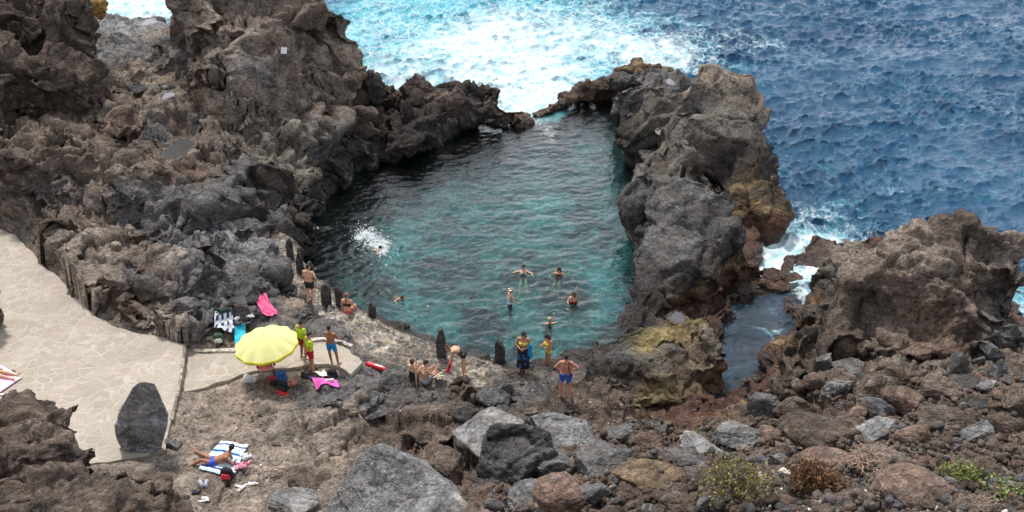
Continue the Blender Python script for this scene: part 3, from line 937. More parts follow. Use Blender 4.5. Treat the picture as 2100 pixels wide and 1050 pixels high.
def tile_at(T, X, Y, L, ang=0.0):
    c, s = math.cos(ang), math.sin(ang)
    N = T[0].shape[0]
    U = ((X * c + Y * s) / L * N) % N; V = ((-X * s + Y * c) / L * N) % N
    i0 = U.astype(int) % N; j0 = V.astype(int) % N
    fu = U - np.floor(U); fv = V - np.floor(V)
    i1 = (i0 + 1) % N; j1 = (j0 + 1) % N
    out = []
    for A in T:
        out.append((A[j0, i0] * (1 - fu) + A[j0, i1] * fu) * (1 - fv) + (A[j1, i0] * (1 - fu) + A[j1, i1] * fu) * fv)
    h, dx, dy = out
    return h, dx * c - dy * s, dx * s + dy * c


T1 = wave_tile(512, 43.0, (.35, -.94), 4.4, 1, 3.5)
T2 = wave_tile(512, 19.0, (-.2, -.98), 1.2, 2, 3.0)

# foam and turquoise water: (px, py, half width px, half height px, foam, turquoise)
FOAM = [(1060, 120, 240, 90, .8, .9), (1110, 190, 90, 60, 1.3, .5), (900, 110, 170, 60, .5, 1.0), (800, 150, 70, 36, .7, .9), (1040, 60, 130, 50, .75, .9), (850, 20, 150, 50, .45, 1.1),
        (1330, 95, 90, 34, .8, .4), (1010, 175, 100, 40, 1.0, .6), (1250, 60, 120, 60, .55, .6), (1100, 10, 130, 30, .3, .8), (740, 60, 60, 60, .5, .9), (1420, 120, 60, 30, .6, .3),
        (1560, 85, 60, 22, .45, .25), (1490, 70, 90, 16, .40, .2), (280, 12, 130, 40, 1.5, .4), (100, 0, 120, 30, 1.3, .4), (1640, 490, 84, 40, 1.25, .9), (1590, 520, 56, 30, 1.2, .6), (1700, 520, 60, 40, .9, .9),
        (1640, 560, 60, 20, .9, .5), (1650, 600, 30, 14, .8, .2), (1560, 645, 60, 12, .30, 0), (1880, 380, 110, 40, .2, .12), (1760, 330, 160, 50, .0, .1), (2090, 620, 50, 60, .7, 1.0),
        (1700, 455, 90, 36, .36, .35), (1620, 380, 30, 60, .15, .1), (2000, 470, 130, 30, .2, .15), (1780, 145, 30, 8, .35, 0), (2060, 215, 50, 10, .35, 0), (2010, 40, 60, 14, .3, 0), (1595, 175, 14, 6, .5, .1),
        (1465, 850, 16, 14, .7, .3)]


def build_sea():
    nr = 760
    sx = np.r_[np.linspace(-4, -1.02, 90), np.linspace(-1, 1, 1250), np.linspace(1.02, 4, 90)]
    nc = len(sx)
    yr = 24.0 * (125 / 24.0) ** np.linspace(0, 1, nr)
    outy = np.array([135, 150, 180, 240, 340, 520, 900, 1600, 3000.])
    yr = np.r_[yr, outy]
    S, YY = np.meshgrid(sx, yr)
    X = (S * (YY * .58 + 4)).ravel(); Y = YY.ravel()
    sd = sdist(X, Y, LAND)
    near = sstep(260, 100, Y)
    chan = sstep(45, 40, Y) * (X < 13)               # sheltered channel
    h1, a1, b1 = tile_at(T1, X, Y, 43.0)
    h2, a2, b2 = tile_at(T2, X, Y, 19.0, .5)
    P0 = np.c_[X, Y, 0 * X]
    am = (1 - .45 * chan) * np.clip(1 + 1.3 * fbm(P0 * .09, 33, 3), .5, 1.25)
    Z0 = .16 * np.sin(X * .16 - Y * .46 + 2.2 * perlin(P0 * .06, 34)) * sstep(50, 75, Y)
    Z = (.10 * h1 + .045 * h2) * am * (near * .9 + .1)
    DX = (.095 * a1 + .035 * a2) * am * near; DY = (.095 * b1 + .035 * b2) * am * near
    foam = np.zeros(len(X)); aer = np.zeros(len(X))
    P2 = np.c_[X, Y, 0 * X]
    wx = X + 2.2 * fbm(P2 * .25, 90, 4) ; wy = Y + 3.5 * fbm(P2 * .25 + 31, 91, 4)
    for (px, py, hw, hh, f, ae) in FOAM:
        c = PZ(px, py); t = c[1] / raydir(px, py)[1]
        rx = hw / FPX * t
        y1 = PZ(px, py - hh)[1]; y0 = PZ(px, py + hh)[1]
        ry = (y1 - y0) / 2; cy = (y0 + y1) / 2
        g = np.exp(-(((wx - c[0]) / rx) ** 2 + ((wy - cy) / ry) ** 2) * .9)
        foam = foam + f * g * (1 - foam * .35); aer = np.maximum(aer, ae * np.exp(-(((wx - c[0]) / rx / 1.25) ** 2 + ((wy - cy) / ry / 1.25) ** 2) * .8))
    foam = np.clip(foam, 0, 1.6)
    foam += .35 * sstep(1.4, .0, -sd) * (1 - .8 * chan)     # wash along the rocks
    turb = fbm(P2 * .9, 95, 4) * .5 + fbm(P2 * 2.5, 96, 3) * .2
    Z += sstep(.4, 1.1, foam) * turb * .35 * near
    crest = sstep(2.2, 3.2, h1 + .5 * h2) * .2 * near
    foam = foam + crest * sstep(0.0, .5, fbm(P2 * .08, 97, 2) + .25)
    G = np.c_[X + DX, Y + DY, Z + Z0 * near - .22]
    n_r = len(yr)
    idx = np.arange(n_r * nc).reshape(n_r, nc)
    F = np.stack([idx[:-1, :-1], idx[:-1, 1:], idx[1:, 1:], idx[1:, :-1]], -1).reshape(-1, 4)
    keep = (sd[F] < 1.3).any(1)
    F = F[keep]
    used = np.zeros(len(G), bool); used[F.ravel()] = True
    mp = np.cumsum(used) - 1
    me = mesh_np("sea", G[used], mp[F])
    set_attr(me, "foam", foam[used]); set_attr(me, "shoal", (sstep(43.5, 40.5, Y) * (X < 13.5) * (X > 4))[used]); set_attr(me, "aer", np.clip(aer, 0, 1)[used])
    t = NT("sea_water")
    co = t.new("ShaderNodeNewGeometry").outputs["Position"]
    fo = t.new("ShaderNodeAttribute", attribute_name="foam").outputs["Fac"]
    ae = t.new("ShaderNodeAttribute", attribute_name="aer").outputs["Fac"]
    mp_ = t.new("ShaderNodeMapping"); t.put(mp_, "Vector", co); mp_.inputs["Scale"].default_value = (1, .75, 1)
    v = mp_.outputs[0]
    n1 = t.noise(v, .5, 9, .62, 1.6)
    n2 = t.noise(v, 2.0, 6, .62, 1.0)
    vv = t.mix(.55, v, t.noise(v, .9, 6, .6, .5, col=True))
    lace = t.voro(vv, 2.6, 'DISTANCE_TO_EDGE')
    lacev = t.mapr(lace, .0, .10, 1, 0)
    lace2 = t.mapr(t.voro(t.mix(.35, v, t.noise(v, 2.4, 5, .6, .5, col=True)), 5.5, 'DISTANCE_TO_EDGE'), 0, .12, 1, 0)
    f = t.math('ADD', t.math('MULTIPLY', fo, 1.15), t.math('MULTIPLY', n1, 1.9))
    f = t.math('ADD', f, t.math('MULTIPLY', n2, .7))
    solid = t.mapr(f, 2.0, 2.75, 0, 1, True)
    thin = t.math('MULTIPLY', t.mapr(f, 1.5, 2.1, 0, 1, True), t.math('MAXIMUM', lacev, t.math('MULTIPLY', lace2, .35)))
    fm = t.math('MAXIMUM', solid, t.math('MULTIPLY', thin, .85), clamp=True)
    mp2 = t.new("ShaderNodeMapping"); t.put(mp2, "Vector", co); mp2.inputs["Scale"].default_value = (1, 1.7, 1); mp2.inputs["Rotation"].default_value = (0, 0, -.25)
    deep = t.mix(t.mapr(t.noise(co, .06, 3, .5), .35, .65), (.006, .048, .115, 1), (.009, .075, .155, 1))
    aq = t.mapr(t.math('ADD', ae, t.mapr(n1, .3, .7, -.35, .35)), .1, 1.0, 0, 1, True)
    sh = t.new('ShaderNodeAttribute', attribute_name='shoal').outputs['Fac']
    deep = t.mix(sh, deep, t.mix(t.mapr(n1, .4, .6), (.018, .028, .042, 1), (.03, .06, .09, 1)))
    base = t.mix(aq, deep, (.07, .40, .50, 1))
    wc = t.mix(t.mapr(t.noise(v, 1.4, 9, .7, 1.0), .40, .60), (.42, .66, .72, 1), (.80, .83, .84, 1))
    base = t.mix(fm, base, wc)
    bm_ = t.math('ADD', t.noise(mp2.outputs[0], 1.7, 9, .66, .5), t.math('MULTIPLY', fm, .15))
    nb = t.bump(bm_, .13, 1.0)
    b = t.new("ShaderNodeBsdfPrincipled")
    t.put(b, "Base Color", base)
    t.put(b, "Roughness", t.mapr(fm, 0, 1, .09, .75))
    t.put(b, "IOR", 1.333)
    t.put(b, "Specular IOR Level", t.mapr(fm, 0, 1, .5, .1))
    t.put(b, "Normal", nb)
    return tag(link_mesh("sea_water", me, t.finish(b.outputs[0])), kind="structure")


build_sea()

SWIM = [(773, 512), (818, 612), (1074, 572), (1146, 570), (1045, 612), (1176, 612), (1127, 660)]


def build_pool():
    xs = np.arange(-12, 11.5, .07); ys = np.arange(32.5, 67.5, .07)
    XX, YY = np.meshgrid(xs, ys)
    X, Y = XX.ravel(), YY.ravel()
    sp = sdist(X, Y, POOL)
    sd = sdist(X, Y, LAND)
    h2, a, b = tile_at(T2, X * .8, Y * .8, 19.0, .9)
    h1, a, b = tile_at(T1, X * 1.5, Y * 1.5, 43.0, -.4)
    Z = .008 * h2 + .010 * h1
    for (px, py), am in zip(SWIM, (.03, .016, .010, .009, .009, .010, .008)):
        c = PZ(px, py)
        r = np.hypot(X - c[0], Y - c[1]) + .25 * fbm(np.c_[X * .7, Y * .7, 0 * X], 3, 2)
        Z += am * np.sin(r * 2 * np.pi / .62) * np.exp(-r / 1.8) * sstep(0.1, .5, r)
    n_r, n_c = XX.shape
    idx = np.arange(n_r * n_c).reshape(n_r, n_c)
    F = np.stack([idx[:-1, :-1], idx[:-1, 1:], idx[1:, 1:], idx[1:, :-1]], -1).reshape(-1, 4)
    F = F[((sp[F] > -1.3) & (sd[F] > .1)).all(1)]
    used = np.zeros(len(X), bool); used[F.ravel()] = True
    mp = np.cumsum(used) - 1
    me = mesh_np("pool", np.c_[X, Y, Z][used], mp[F])
    fo = np.zeros(len(X))
    wx = X + .5 * fbm(np.c_[X * 1.2, Y * 1.2, 0 * X], 60, 3); wy = Y + .8 * fbm(np.c_[X * 1.2, Y * 1.2, 0 * X + 4], 61, 3)
    for (px, py, rx, ry, f) in [(750, 484, .62, .75, 1.15), (784, 506, .5, .7, .85), (1120, 262, .9, 2.2, .52), (1132, 285, .5, 1.4, .45), (768, 502, .35, .4, .9), (812, 606, .3, .3, .45), (1085, 248, .8, .9, .6)]:
        c = PZ(px, py)
        fo += f * np.exp(-((wx - c[0]) / rx) ** 2 - ((wy - c[1]) / ry) ** 2)
    set_attr(me, "foam", fo[used])
    t = NT("pool_water")
    co = t.new("ShaderNodeNewGeometry").outputs["Position"]
    n = t.noise(co, 2.2, 3, .5, .6); n2 = t.noise(co, 6.0, 4, .55, .3)
    nb = t.bump(t.math('ADD', n, t.math('MULTIPLY', n2, .2)), .05, 1.0)
    tr = t.new("ShaderNodeBsdfTransparent"); t.put(tr, "Color", (.50, .85, .88, 1))
    rf = t.new("ShaderNodeBsdfRefraction"); t.put(rf, "Color", (.50, .85, .88, 1)); t.put(rf, "IOR", 1.333); t.put(rf, "Roughness", .0); t.put(rf, "Normal", nb)
    gl = t.new("ShaderNodeBsdfGlossy"); t.put(gl, "Color", (.95, .95, .95, 1)); t.put(gl, "Roughness", .14); t.put(gl, "Normal", nb)
    fr = t.new("ShaderNodeFresnel"); t.put(fr, "IOR", 1.46); t.put(fr, "Normal", nb)
    m0 = t.new("ShaderNodeMixShader"); t.put(m0, "0", .35); t.put(m0, "1", tr.outputs[0]); t.put(m0, "2", rf.outputs[0])
    mx = t.new("ShaderNodeMixShader"); t.put(mx, "0", fr.outputs[0]); t.put(mx, "1", m0.outputs[0]); t.put(mx, "2", gl.outputs[0])
    fa = t.new("ShaderNodeAttribute", attribute_name="foam").outputs["Fac"]
    fn = t.noise(co, 4.5, 7, .66, 1.2)
    fm = t.mapr(t.math('ADD', fa, t.math('MULTIPLY', t.math('SUBTRACT', fn, .5), 2.6)), .55, 1.15, 0, .9, True)
    df = t.new("ShaderNodeBsdfDiffuse"); t.put(df, "Color", (.74, .80, .80, 1)); t.put(df, "Normal", t.bump(fn, .1))
    m2 = t.new("ShaderNodeMixShader"); t.put(m2, "0", fm); t.put(m2, "1", mx.outputs[0]); t.put(m2, "2", df.outputs[0])
    return tag(link_mesh("pool_water", me, t.finish(m2.outputs[0])), kind="structure")


build_pool()
# ================================================================== PAVING
def paving_material():
    t = NT("crazy_paving")
    co = t.new("ShaderNodeNewGeometry").outputs["Position"]
    w = t.mix(.22, co, t.noise(co, 1.1, 3, .5, 0, True))
    ed = t.voro(w, 3.0, 'DISTANCE_TO_EDGE')
    cell = t.voro(w, 3.0, 'F1', 1)
    sep = t.new("ShaderNodeSeparateColor", i_0=cell)
    r = sep.outputs[0]; g = sep.outputs[1]
    n = t.noise(co, 5, 8, .65, .3)
    st = t.mix(t.mapr(r, 0, 1), (.31, .262, .208, 1), (.41, .352, .28, 1))
    st = t.mix(t.mapr(g, .88, .93), st, (.38, .29, .235, 1))
    st = t.mix(t.mapr(n, .3, .7, 0, .45), st, (.45, .40, .335, 1))
    m = t.math('ADD', t.mapr(ed, .035, .085), t.mapr(n, .3, .7, -.25, .25), clamp=True)
    c = t.mix(m, (.47, .415, .345, 1), st)
    stain = t.noise(co, .5, 7, .66)
    c = t.mix(t.mapr(stain, .47, .62, 0, .5), c, (.29, .255, .215, 1))
    gr = t.noise(co, 22, 5, .7)
    c = t.mix(t.mapr(gr, .54, .66, 0, .45), c, (.22, .19, .16, 1))
    c = t.mix(t.mapr(t.noise(co, 1.6, 6, .7), .55, .66, 0, .4), c, (.50, .47, .42, 1))
    h = t.math('ADD', t.math('MULTIPLY', t.mapr(ed, .02, .1), 1.0), t.math('MULTIPLY', n, .6))
    b = t.new("ShaderNodeBsdfPrincipled")
    t.put(b, "Base Color", c); t.put(b, "Roughness", .85); t.put(b, "Normal", t.bump(h, .016, 1.0))
    return t.finish(b.outputs[0])


M_PAVE = paving_material()


def jagged(poly, step=.35, amp=.05, seed=0):
    out = []
    rs = random.Random(seed)
    for k in range(len(poly)):
        a, b = Vector(poly[k][:2]), Vector(poly[(k + 1) % len(poly)][:2])
        n = max(1, int((b - a).length / step))
        for j in range(n):
            p = a.lerp(b, j / n)
            out.append((p.x + rs.uniform(-amp, amp), p.y + rs.uniform(-amp, amp)))
    return out


def slab(name, poly, z, th, mat, amp=.05):
    bm = bmesh.new()
    vs = [bm.verts.new((x, y, z)) for x, y in jagged(poly, .35, amp, 3)]
    f = bm.faces.new(vs)
    if f.normal.z < 0: f.normal_flip()
    r = bmesh.ops.extrude_face_region(bm, geom=[f])
    for v in [g for g in r['geom'] if isinstance(g, bmesh.types.BMVert)]:
        v.co.z -= th
    bmesh.ops.recalc_face_normals(bm, faces=bm.faces)
    bmesh.ops.triangulate(bm, faces=[g for g in bm.faces if len(g.verts) > 4])
    me = bpy.data.meshes.new(name); bm.to_mesh(me); bm.free()
    return tag(link_mesh(name, me, mat, smooth=False), kind="structure")


slab("plaza", PLAZA, PLAZA_Z, .5, M_PAVE)
slab("path", PATH, PATH_Z, .4, M_PAVE, .08)
M_CONC = rock_material("pale_concrete", (.50, .45, .385), .05, .4)


def strip(name, pts, w, z0, z1, mat):
    """a low wall along a line of plan points"""
    P = [Vector(p[:2]) for p in pts]
    Q = []
    for a, b in zip(P[:-1], P[1:]):
        n = max(1, int((b - a).length / .3))
        Q += [a.lerp(b, j / n) for j in range(n)]
    Q.append(P[-1])
    rs = random.Random(5)
    V, F = [], []
    for i, p in enumerate(Q):
        d = (Q[min(i + 1, len(Q) - 1)] - Q[max(i - 1, 0)]).normalized()
        nrm = Vector((-d.y, d.x)) * w / 2
        for s, z in ((-1, z0), (-1, z1), (-.85, z1 + .02), (.85, z1 + .02), (1, z1), (1, z0)):
            V.append((p.x + nrm.x * s + rs.uniform(-.02, .02), p.y + nrm.y * s + rs.uniform(-.02, .02), z + rs.uniform(-.015, .015)))
    for i in range(len(Q) - 1):
        for j in range(5):
            F.append((i * 6 + j, i * 6 + j + 1, i * 6 + 7 + j, i * 6 + 6 + j))
    me = bpy.data.meshes.new(name); me.from_pydata(V, [], F + [(5, 4, 3, 2, 1, 0), tuple(len(V) - 6 + k for k in range(6))]); me.update()
    return link_mesh(name, me, mat, smooth=False)


tag(strip("kerb", [PZ(a, b, PATH_Z) for a, b in [(398, 721), (430, 722), (500, 719), (560, 711), (618, 702), (668, 697), (700, 704), (722, 712)]], .2, .9, PATH_Z + .07, M_CONC),
    "pale concrete kerb running along the top edge of the lower path behind the yellow parasol", "kerb")
tag(strip("step_edge", [PZ(a, b, PLAZA_Z) for a, b in [(379, 706), (375, 750), (364, 808), (352, 862)]], .10, .9, PLAZA_Z + .012, rock_material("step_stone", (.33, .29, .24), .05, .4)),
    "straight stone edge where the paved terrace steps down to the lower path", "step")

# ================================================================== LOOSE ROCK
MB = {k: rock_material("stone_" + n, c, .18, bmp, 1.0) for k, n, c, bmp in [
    ('gl', 'pale_grey', (.235, .235, .235), .7), ('gy', 'grey', (.15, .15, .153), .8), ('dk', 'black', (.065, .062, .06), .6), ('br', 'brown', (.215, .17, .138), 1.0),
    ('rb', 'reddish', (.215, .15, .118), 1.0), ('bb', 'dark_brown', (.15, .115, .094), 1.0), ('oc', 'ochre', (.24, .175, .11), 1.0), ('wh', 'white', (.62, .58, .52), .3),
    ('rd', 'red', (.23, .10, .065), .7)]}
ICO5 = _ico(5)
BTYPE = {}


def boulder_mesh(kind, seed, base=ICO4):
    key = (kind, seed, len(base[0]))
    if key in BTYPE: return BTYPE[key].copy()
    rng = np.random.RandomState(seed * 31 + 5)
    V = base[0].astype(np.float64).copy()
    ang = kind in ('gl', 'gy', 'dk', 'wh', 'rd')
    for k in range(11 if ang else 7):
        n = rng.normal(size=3); n[2] *= .8; n /= np.linalg.norm(n)
        c = rng.uniform(.42, .78) if ang else rng.uniform(.6, .88)
        ex = np.maximum(0, V @ n - c)
        V -= ex[:, None] * n * (.97 if ang else .8)
    sc = np.array([1.15, rng.uniform(.85, 1.1), rng.uniform(.9, 1.1)])
    m = np.abs(V).max(0)
    V = V / m * sc / sc.max()
    Nn = V / np.linalg.norm(V, axis=1)[:, None]
    off = rng.rand(3) * 40
    if ang:
        d = .05 * fbm(V * 1.7 + off, 1, 4) + .018 * (np.abs(perlin(V * np.array([3, 3, 9]) + off, 3)) * 2 - .5)
        F1, F2, dt, rv = worley(V * 1.5 + off, 4)
        d -= .09 * np.exp(-((F2 - F1) / .03)) - .07 * (rv - .5)
        F1, F2, dt, rv = worley(V * 4 + off, 6)
        d += .02 * dt + .02 * (rv - .5)
    else:
        d = rock_disp(V * 1.6 + off, .16, 1.5, seed, .9, .9)
        d += .03 * fbm(V * 9 + off, 5, 2)
    V = V + Nn * d[:, None]
    me = mesh_np("boulder", V, base[1])
    BTYPE[key] = me
    return me.copy()


def put_boulder(px, py, hw, hh, kind, label=None, seed=None, name="boulder", group=None, rot=None, lift=.24, big=False, k=.85, shared=None, flat=1.0):
    loc, nrm = hit(px, py + .45 * hh)
    d = raydir(px, py)
    t = loc.y / d[1]
    ppm = FPX / t
    rx = hw / ppm; th = math.atan2(-d[2], d[1])
    ry = rx * k
    hv = hh / ppm
    rz = math.sqrt(max(hv ** 2 - (ry * math.sin(th)) ** 2, (.5 * hv) ** 2)) / math.cos(th) * flat
    me = shared if shared is not None else boulder_mesh(kind, seed or 0, ICO5 if big else ICO4)
    o = bpy.data.objects.new(name, me)
    COL.objects.link(o)
    if not me.materials:
        me.materials.append(MB[kind]); me.shade_smooth()
    o.location = loc + Vector((0, 0, rz * lift))
    rs = random.Random(int(px * 7 + py))
    r = rs.uniform(-.5, .5) if rot is None else rot
    o.rotation_euler = (rs.uniform(-.2, .2), rs.uniform(-.2, .2), r)
    o.scale = (rx, ry, rz)
    tag(o, label, "boulder" if name == "boulder" else "stone", group)
    return o


BIG = [
    (600, 1028, 56, 26, 'gl', "low pale grey slab lying just left of the largest pale boulder", 2), (640, 985, 52, 22, 'bb', "dark brown ledge block behind the low pale slab at bottom centre left", 4),
    (905, 945, 72, 58, 'bb', "dark brown rough boulder filling the gap left of the dark striated boulder", 7), (952, 850, 30, 24, 'dk', "small black boulder at the upper left end of the pale smooth boulder", 8),
    (1138, 940, 66, 36, 'gy', "grey block wedged below the long pale slanting slab", 10),
    (1238, 928, 62, 42, 'gy', "grey angular boulder right below the lower end of the slanting slab", 12), (1325, 902, 46, 32, 'rb', "reddish knobbly boulder in front of the mustard crusted rock", 13),
    (1390, 925, 66, 40, 'gy', "grey pitted slab rising right of the reddish knobbly boulder", 14), (1330, 962, 80, 38, 'oc', "tan ochre boulder below the grey pitted slab", 15),
    (1150, 1000, 62, 46, 'rb', "reddish layered boulder at the bottom, right of centre", 16), (1212, 1003, 46, 38, 'gy', "grey sharp stone leaning on the reddish layered boulder", 17),
    (1075, 1014, 60, 38, 'gl', "pale grey rounded boulder at the foot of the dark striated boulder", 18), (1018, 1034, 26, 26, 'gy', "grey round boulder at the bottom edge left of the pale rounded one", 19),
    (1148, 1044, 26, 24, 'rd', "brick red stone at the bottom edge", 20), (1256, 880, 44, 26, 'gy', "grey block in the dark hollow below the crusted rock", 21),
    (1505, 880, 56, 38, 'gl', "pale grey triangular slab at the head of the sea channel", 22), (1435, 905, 72, 38, 'gl', "pale streaked boulder just left of the triangular slab", 23),
    (1560, 828, 42, 36, 'gy', "grey columnar block beside the end of the channel", 24), (1628, 832, 44, 34, 'br', "brown round boulder right of the grey columnar block", 25),
    (1688, 738, 24, 28, 'gy', "smooth grey oval boulder at the foot of the brown crag", 26), (1745, 745, 58, 26, 'gy', "flat grey slab right of the smooth oval boulder", 27),
    (1725, 788, 36, 26, 'gl', "pale grey pointed boulder below the flat grey slab", 28), (1795, 790, 42, 38, 'br', "brown boulder right of the pale pointed one", 29),
    (1855, 812, 48, 36, 'rb', "reddish brown boulder in the middle of the rubble slope", 30), (1922, 790, 50, 38, 'br', "brown leaning boulder under the cleft of the crag", 31),
    (1968, 738, 24, 28, 'gy', "grey block in the crag's lower cleft, leftmost of the stacked blocks", 32), (2003, 740, 17, 20, 'gy', "narrow grey block between two larger stacked blocks", 33),
    (2034, 716, 30, 22, 'gy', "grey block on top of the stacked blocks under the crag", 34), (2042, 752, 24, 24, 'gy', "grey cube like block under the topmost stacked block", 35),
    (2024, 788, 24, 18, 'gl', "pale grey cut looking block below the stacked blocks", 36), (1976, 778, 40, 20, 'dk', "dark flat block left of the pale cut looking block", 37),
    (1680, 872, 88, 46, 'bb', "big dark brown gravelly block, cone shaped, right of the channel head", 38), (1805, 832, 36, 24, 'gy', "grey flat stone above the pale banded boulder", 39),
    (1800, 882, 44, 32, 'gl', "pale banded boulder right of the cone shaped block", 40), (1868, 888, 40, 34, 'rb', "reddish boulder right of the pale banded one", 41),
    (1925, 850, 62, 40, 'br', "large brown boulder in the right rubble slope", 42), (1992, 885, 52, 32, 'gl', "pale grey smooth boulder near the right edge", 43),
    (2060, 868, 42, 40, 'br', "brown rugged boulder near the right edge above the pale one", 44), (2092, 820, 40, 50, 'br', "brown boulder cut by the right edge below the crag", 45),
    (1602, 938, 26, 20, 'gl', "pale grey stone behind the white stone by the shrubs", 46), (1545, 942, 30, 22, 'gy', "grey cracked stone above the yellow green shrub", 47),
    (1742, 1008, 30, 20, 'rb', "pinkish grey stone right of the rust brown shrub", 48), (1700, 935, 62, 26, 'rb', "reddish rounded boulder behind the rust brown shrub", 49),
    (1880, 985, 92, 46, 'rb', "large reddish brown outcrop left of the trailing green plant", 50), (1610, 968, 15, 11, 'wh', "small white stone between the two shrubs", 51),
    (1598, 1020, 16, 13, 'rb', "small pink stone below the white stone", 52), (1810, 930, 50, 22, 'br', "brown stone behind the dry twig bush", 53),
    (1290, 1010, 40, 30, 'bb', "dark brown stone in the rubble at the bottom, under the tan boulder", 54), (1440, 965, 40, 26, 'gy', "grey stone left of the yellow green shrub", 55),
    (355, 905, 26, 16, 'gy', "grey flat piece lying right behind the standing slab", 56), (1010, 812, 40, 22, 'gy', "grey hump of rock in front of the leaning stone post", 57),
    (780, 840, 44, 18, 'gy', "low grey hump below the red rescue buoy", 59),
    (320, 180, 9, 13, 'wh', "white oval stone lying in the hollow between the two upper crags", 60), (292, 180, 26, 18, 'gy', "grey round boulder just left of the white oval stone", 61),
    (345, 178, 18, 10, 'gl', "pale flat stone just right of the white oval stone", 62), (700, 1010, 40, 20, 'bb', "", 0),
]
random.seed(4)
for r in BIG:
    if not r[5]: continue
    put_boulder(*r[:5], label=r[5], seed=r[6], big=r[2] > 34)


def hull_rock(name, pts, mat, label, cat, voxel=.06, A=.25, size=.8, seed=3, smooth=3, facet=.6, strat=1.5):
    bm = bmesh.new()
    for p in pts: bm.verts.new(p)
    r = bmesh.ops.convex_hull(bm, input=bm.verts)
    junk = [g for g in r['geom_interior'] + r['geom_unused'] if isinstance(g, bmesh.types.BMVert)]
    bmesh.ops.delete(bm, geom=list(set(junk)), context='VERTS')
    me = bpy.data.meshes.new(name); bm.to_mesh(me); bm.free()
    me = remesh(me, voxel, smooth)
    P = get_co(me); N = get_no(me)
    P = P + N * rock_disp(P, A, strat, seed, facet, size)[:, None]
    set_co(me, P)
    return tag(link_mesh(name, me, mat), label, cat)


hull_rock("boulder", [PZ(775, 905, 4.1), PZ(742, 925, 3.7), PZ(700, 985, 2.8), PZ(655, 1045, 2.2), PZ(640, 1100, 1.4), PZ(838, 922, 3.8), PZ(880, 955, 3.5), PZ(985, 1050, 3.0), PZ(1010, 1110, 2.0),
                      PZ(820, 1110, 3.0), PZ(760, 950, .4), PZ(900, 960, .8), PZ(700, 1010, .5)], MB['gl'], "largest pale grey boulder, wedge shaped, at the bottom edge left of centre", "boulder", A=.22, size=1.2, facet=.5)
hull_rock("boulder", [PZ(1000, 870, 4.0), PZ(1085, 862, 4.2), PZ(1128, 880, 4.0), PZ(1140, 945, 3.0), PZ(985, 935, 3.2), PZ(962, 990, 2.6), PZ(968, 1030, 2.0), PZ(1070, 985, 3.2),
                      PZ(1010, 1050, 1.8), PZ(1130, 980, 1.6), PZ(1000, 905, 1.0), PZ(1120, 905, 1.0), PZ(1040, 1030, 2.4)], rock_material("stone_striated", (.10, .10, .102), .0, .9), "dark striated boulder with a sharp pale crest below centre", "boulder", A=.34, size=.9, facet=.8, strat=2.6)
hull_rock("boulder", [PZ(922, 885, 2.2), PZ(985, 842, 2.6), PZ(1012, 830, 2.6), PZ(1078, 862, 2.6), PZ(1062, 905, 2.6), PZ(985, 940, 2.4), PZ(935, 915, 1.8), PZ(960, 860, 1.2), PZ(1050, 860, 1.2), PZ(1000, 930, 1.2), PZ(930, 900, 1.0)],
          MB['gl'], "pale grey smooth boulder behind the dark striated boulder, below the seated pair", "boulder", A=.16, size=.9, facet=.5)
hull_rock("boulder", [PZ(1083, 850, 2.3), PZ(1130, 846, 2.4), PZ(1200, 862, 2.2), PZ(1245, 930, 1.8), PZ(1165, 940, 1.9), PZ(1120, 915, 2.2), PZ(1085, 870, 1.0), PZ(1200, 870, .9), PZ(1240, 935, 1.0), PZ(1150, 940, 1.0)],
          MB['gl'], "long pale slanting slab below the man in blue patterned trunks", "boulder", A=.16, size=.9, facet=.5)
# standing slab on the terrace
_b = PZ(285, 930, 1.42)
_t = _b[1] / raydir(285, 930)[1]
_m = _t / FPX
_k = 1 / math.cos(R(38))
SL = [(296, 781), (318, 786), (328, 806), (341, 845), (342, 880), (333, 915), (312, 935), (280, 939), (250, 925), (237, 900), (235, 872), (247, 838), (262, 812), (270, 795), (285, 783)]
hull_rock("standing_slab", [PY(x, y, _b[1] + yy + (935 - y) * _m * .10) for x, y in SL for yy in (-.15, .22)], rock_material("slab_stone", (.29, .30, .32), 0, .5),
          "tall dark grey standing stone slab with a pointed top on the paved terrace", "stone slab", voxel=.04, A=.10, size=1.0, facet=.8, smooth=1)

# stone posts round the pool
PM = rock_material("post_stone", (.065, .064, .066), .12, .5)


def post(px, py, w, h, shape, label, lean=0):
    loc, nrm = hit(px, py - 1)
    t = loc.y / raydir(px, py)[1]
    m = t / FPX
    H = h * m / math.cos(R(31)); W = w * m / 2
    pts = []
    for (fx, fz) in shape:
        for fy in (-.8, .8):
            pts.append((loc.x + fx * W + lean * fz, loc.y + fy * W * .8, loc.z - .15 + fz * (H + .15)))
    hull_rock("stone_post", pts, PM, label, "stone post", voxel=.035, A=.07, size=.45, facet=.6, smooth=1, seed=int(px) % 9)["group"] = "stone posts round the pool"


S1 = [(-1, 0), (1, 0), (-.95, .7), (1, .8), (-.6, .9), (.3, 1)]
S2 = [(-1, 0), (1, 0), (-1, .9), (-.5, 1), (1, .62), (.6, .8)]
S3 = [(-.9, 0), (1, 0), (-1, .6), (-.4, .95), (.2, 1), (.8, .7)]
S4 = [(-1, 0), (1, 0), (-1, .98), (1, 1), (0, 1)]
post(596, 528, 15, 38, S1, "short dark stone post furthest up the pool's left shore")
post(617, 560, 16, 42, S3, "dark stone post just behind the standing man in black shorts")
post(638, 572, 18, 34, S3, "dark stone post partly hidden by the head of the man in black shorts", )
post(670, 624, 20, 42, S1, "wide dark stone post right of the man in black shorts", .0)
post(697, 630, 16, 44, S2, "dark stone post directly left of the seated woman with the braid")
post(763, 652, 16, 32, S2, "short leaning stone post right of the seated woman with the braid", .06)
post(906, 732, 22, 60, S3, "tallest dark stone post, in front of the pool's near shore")
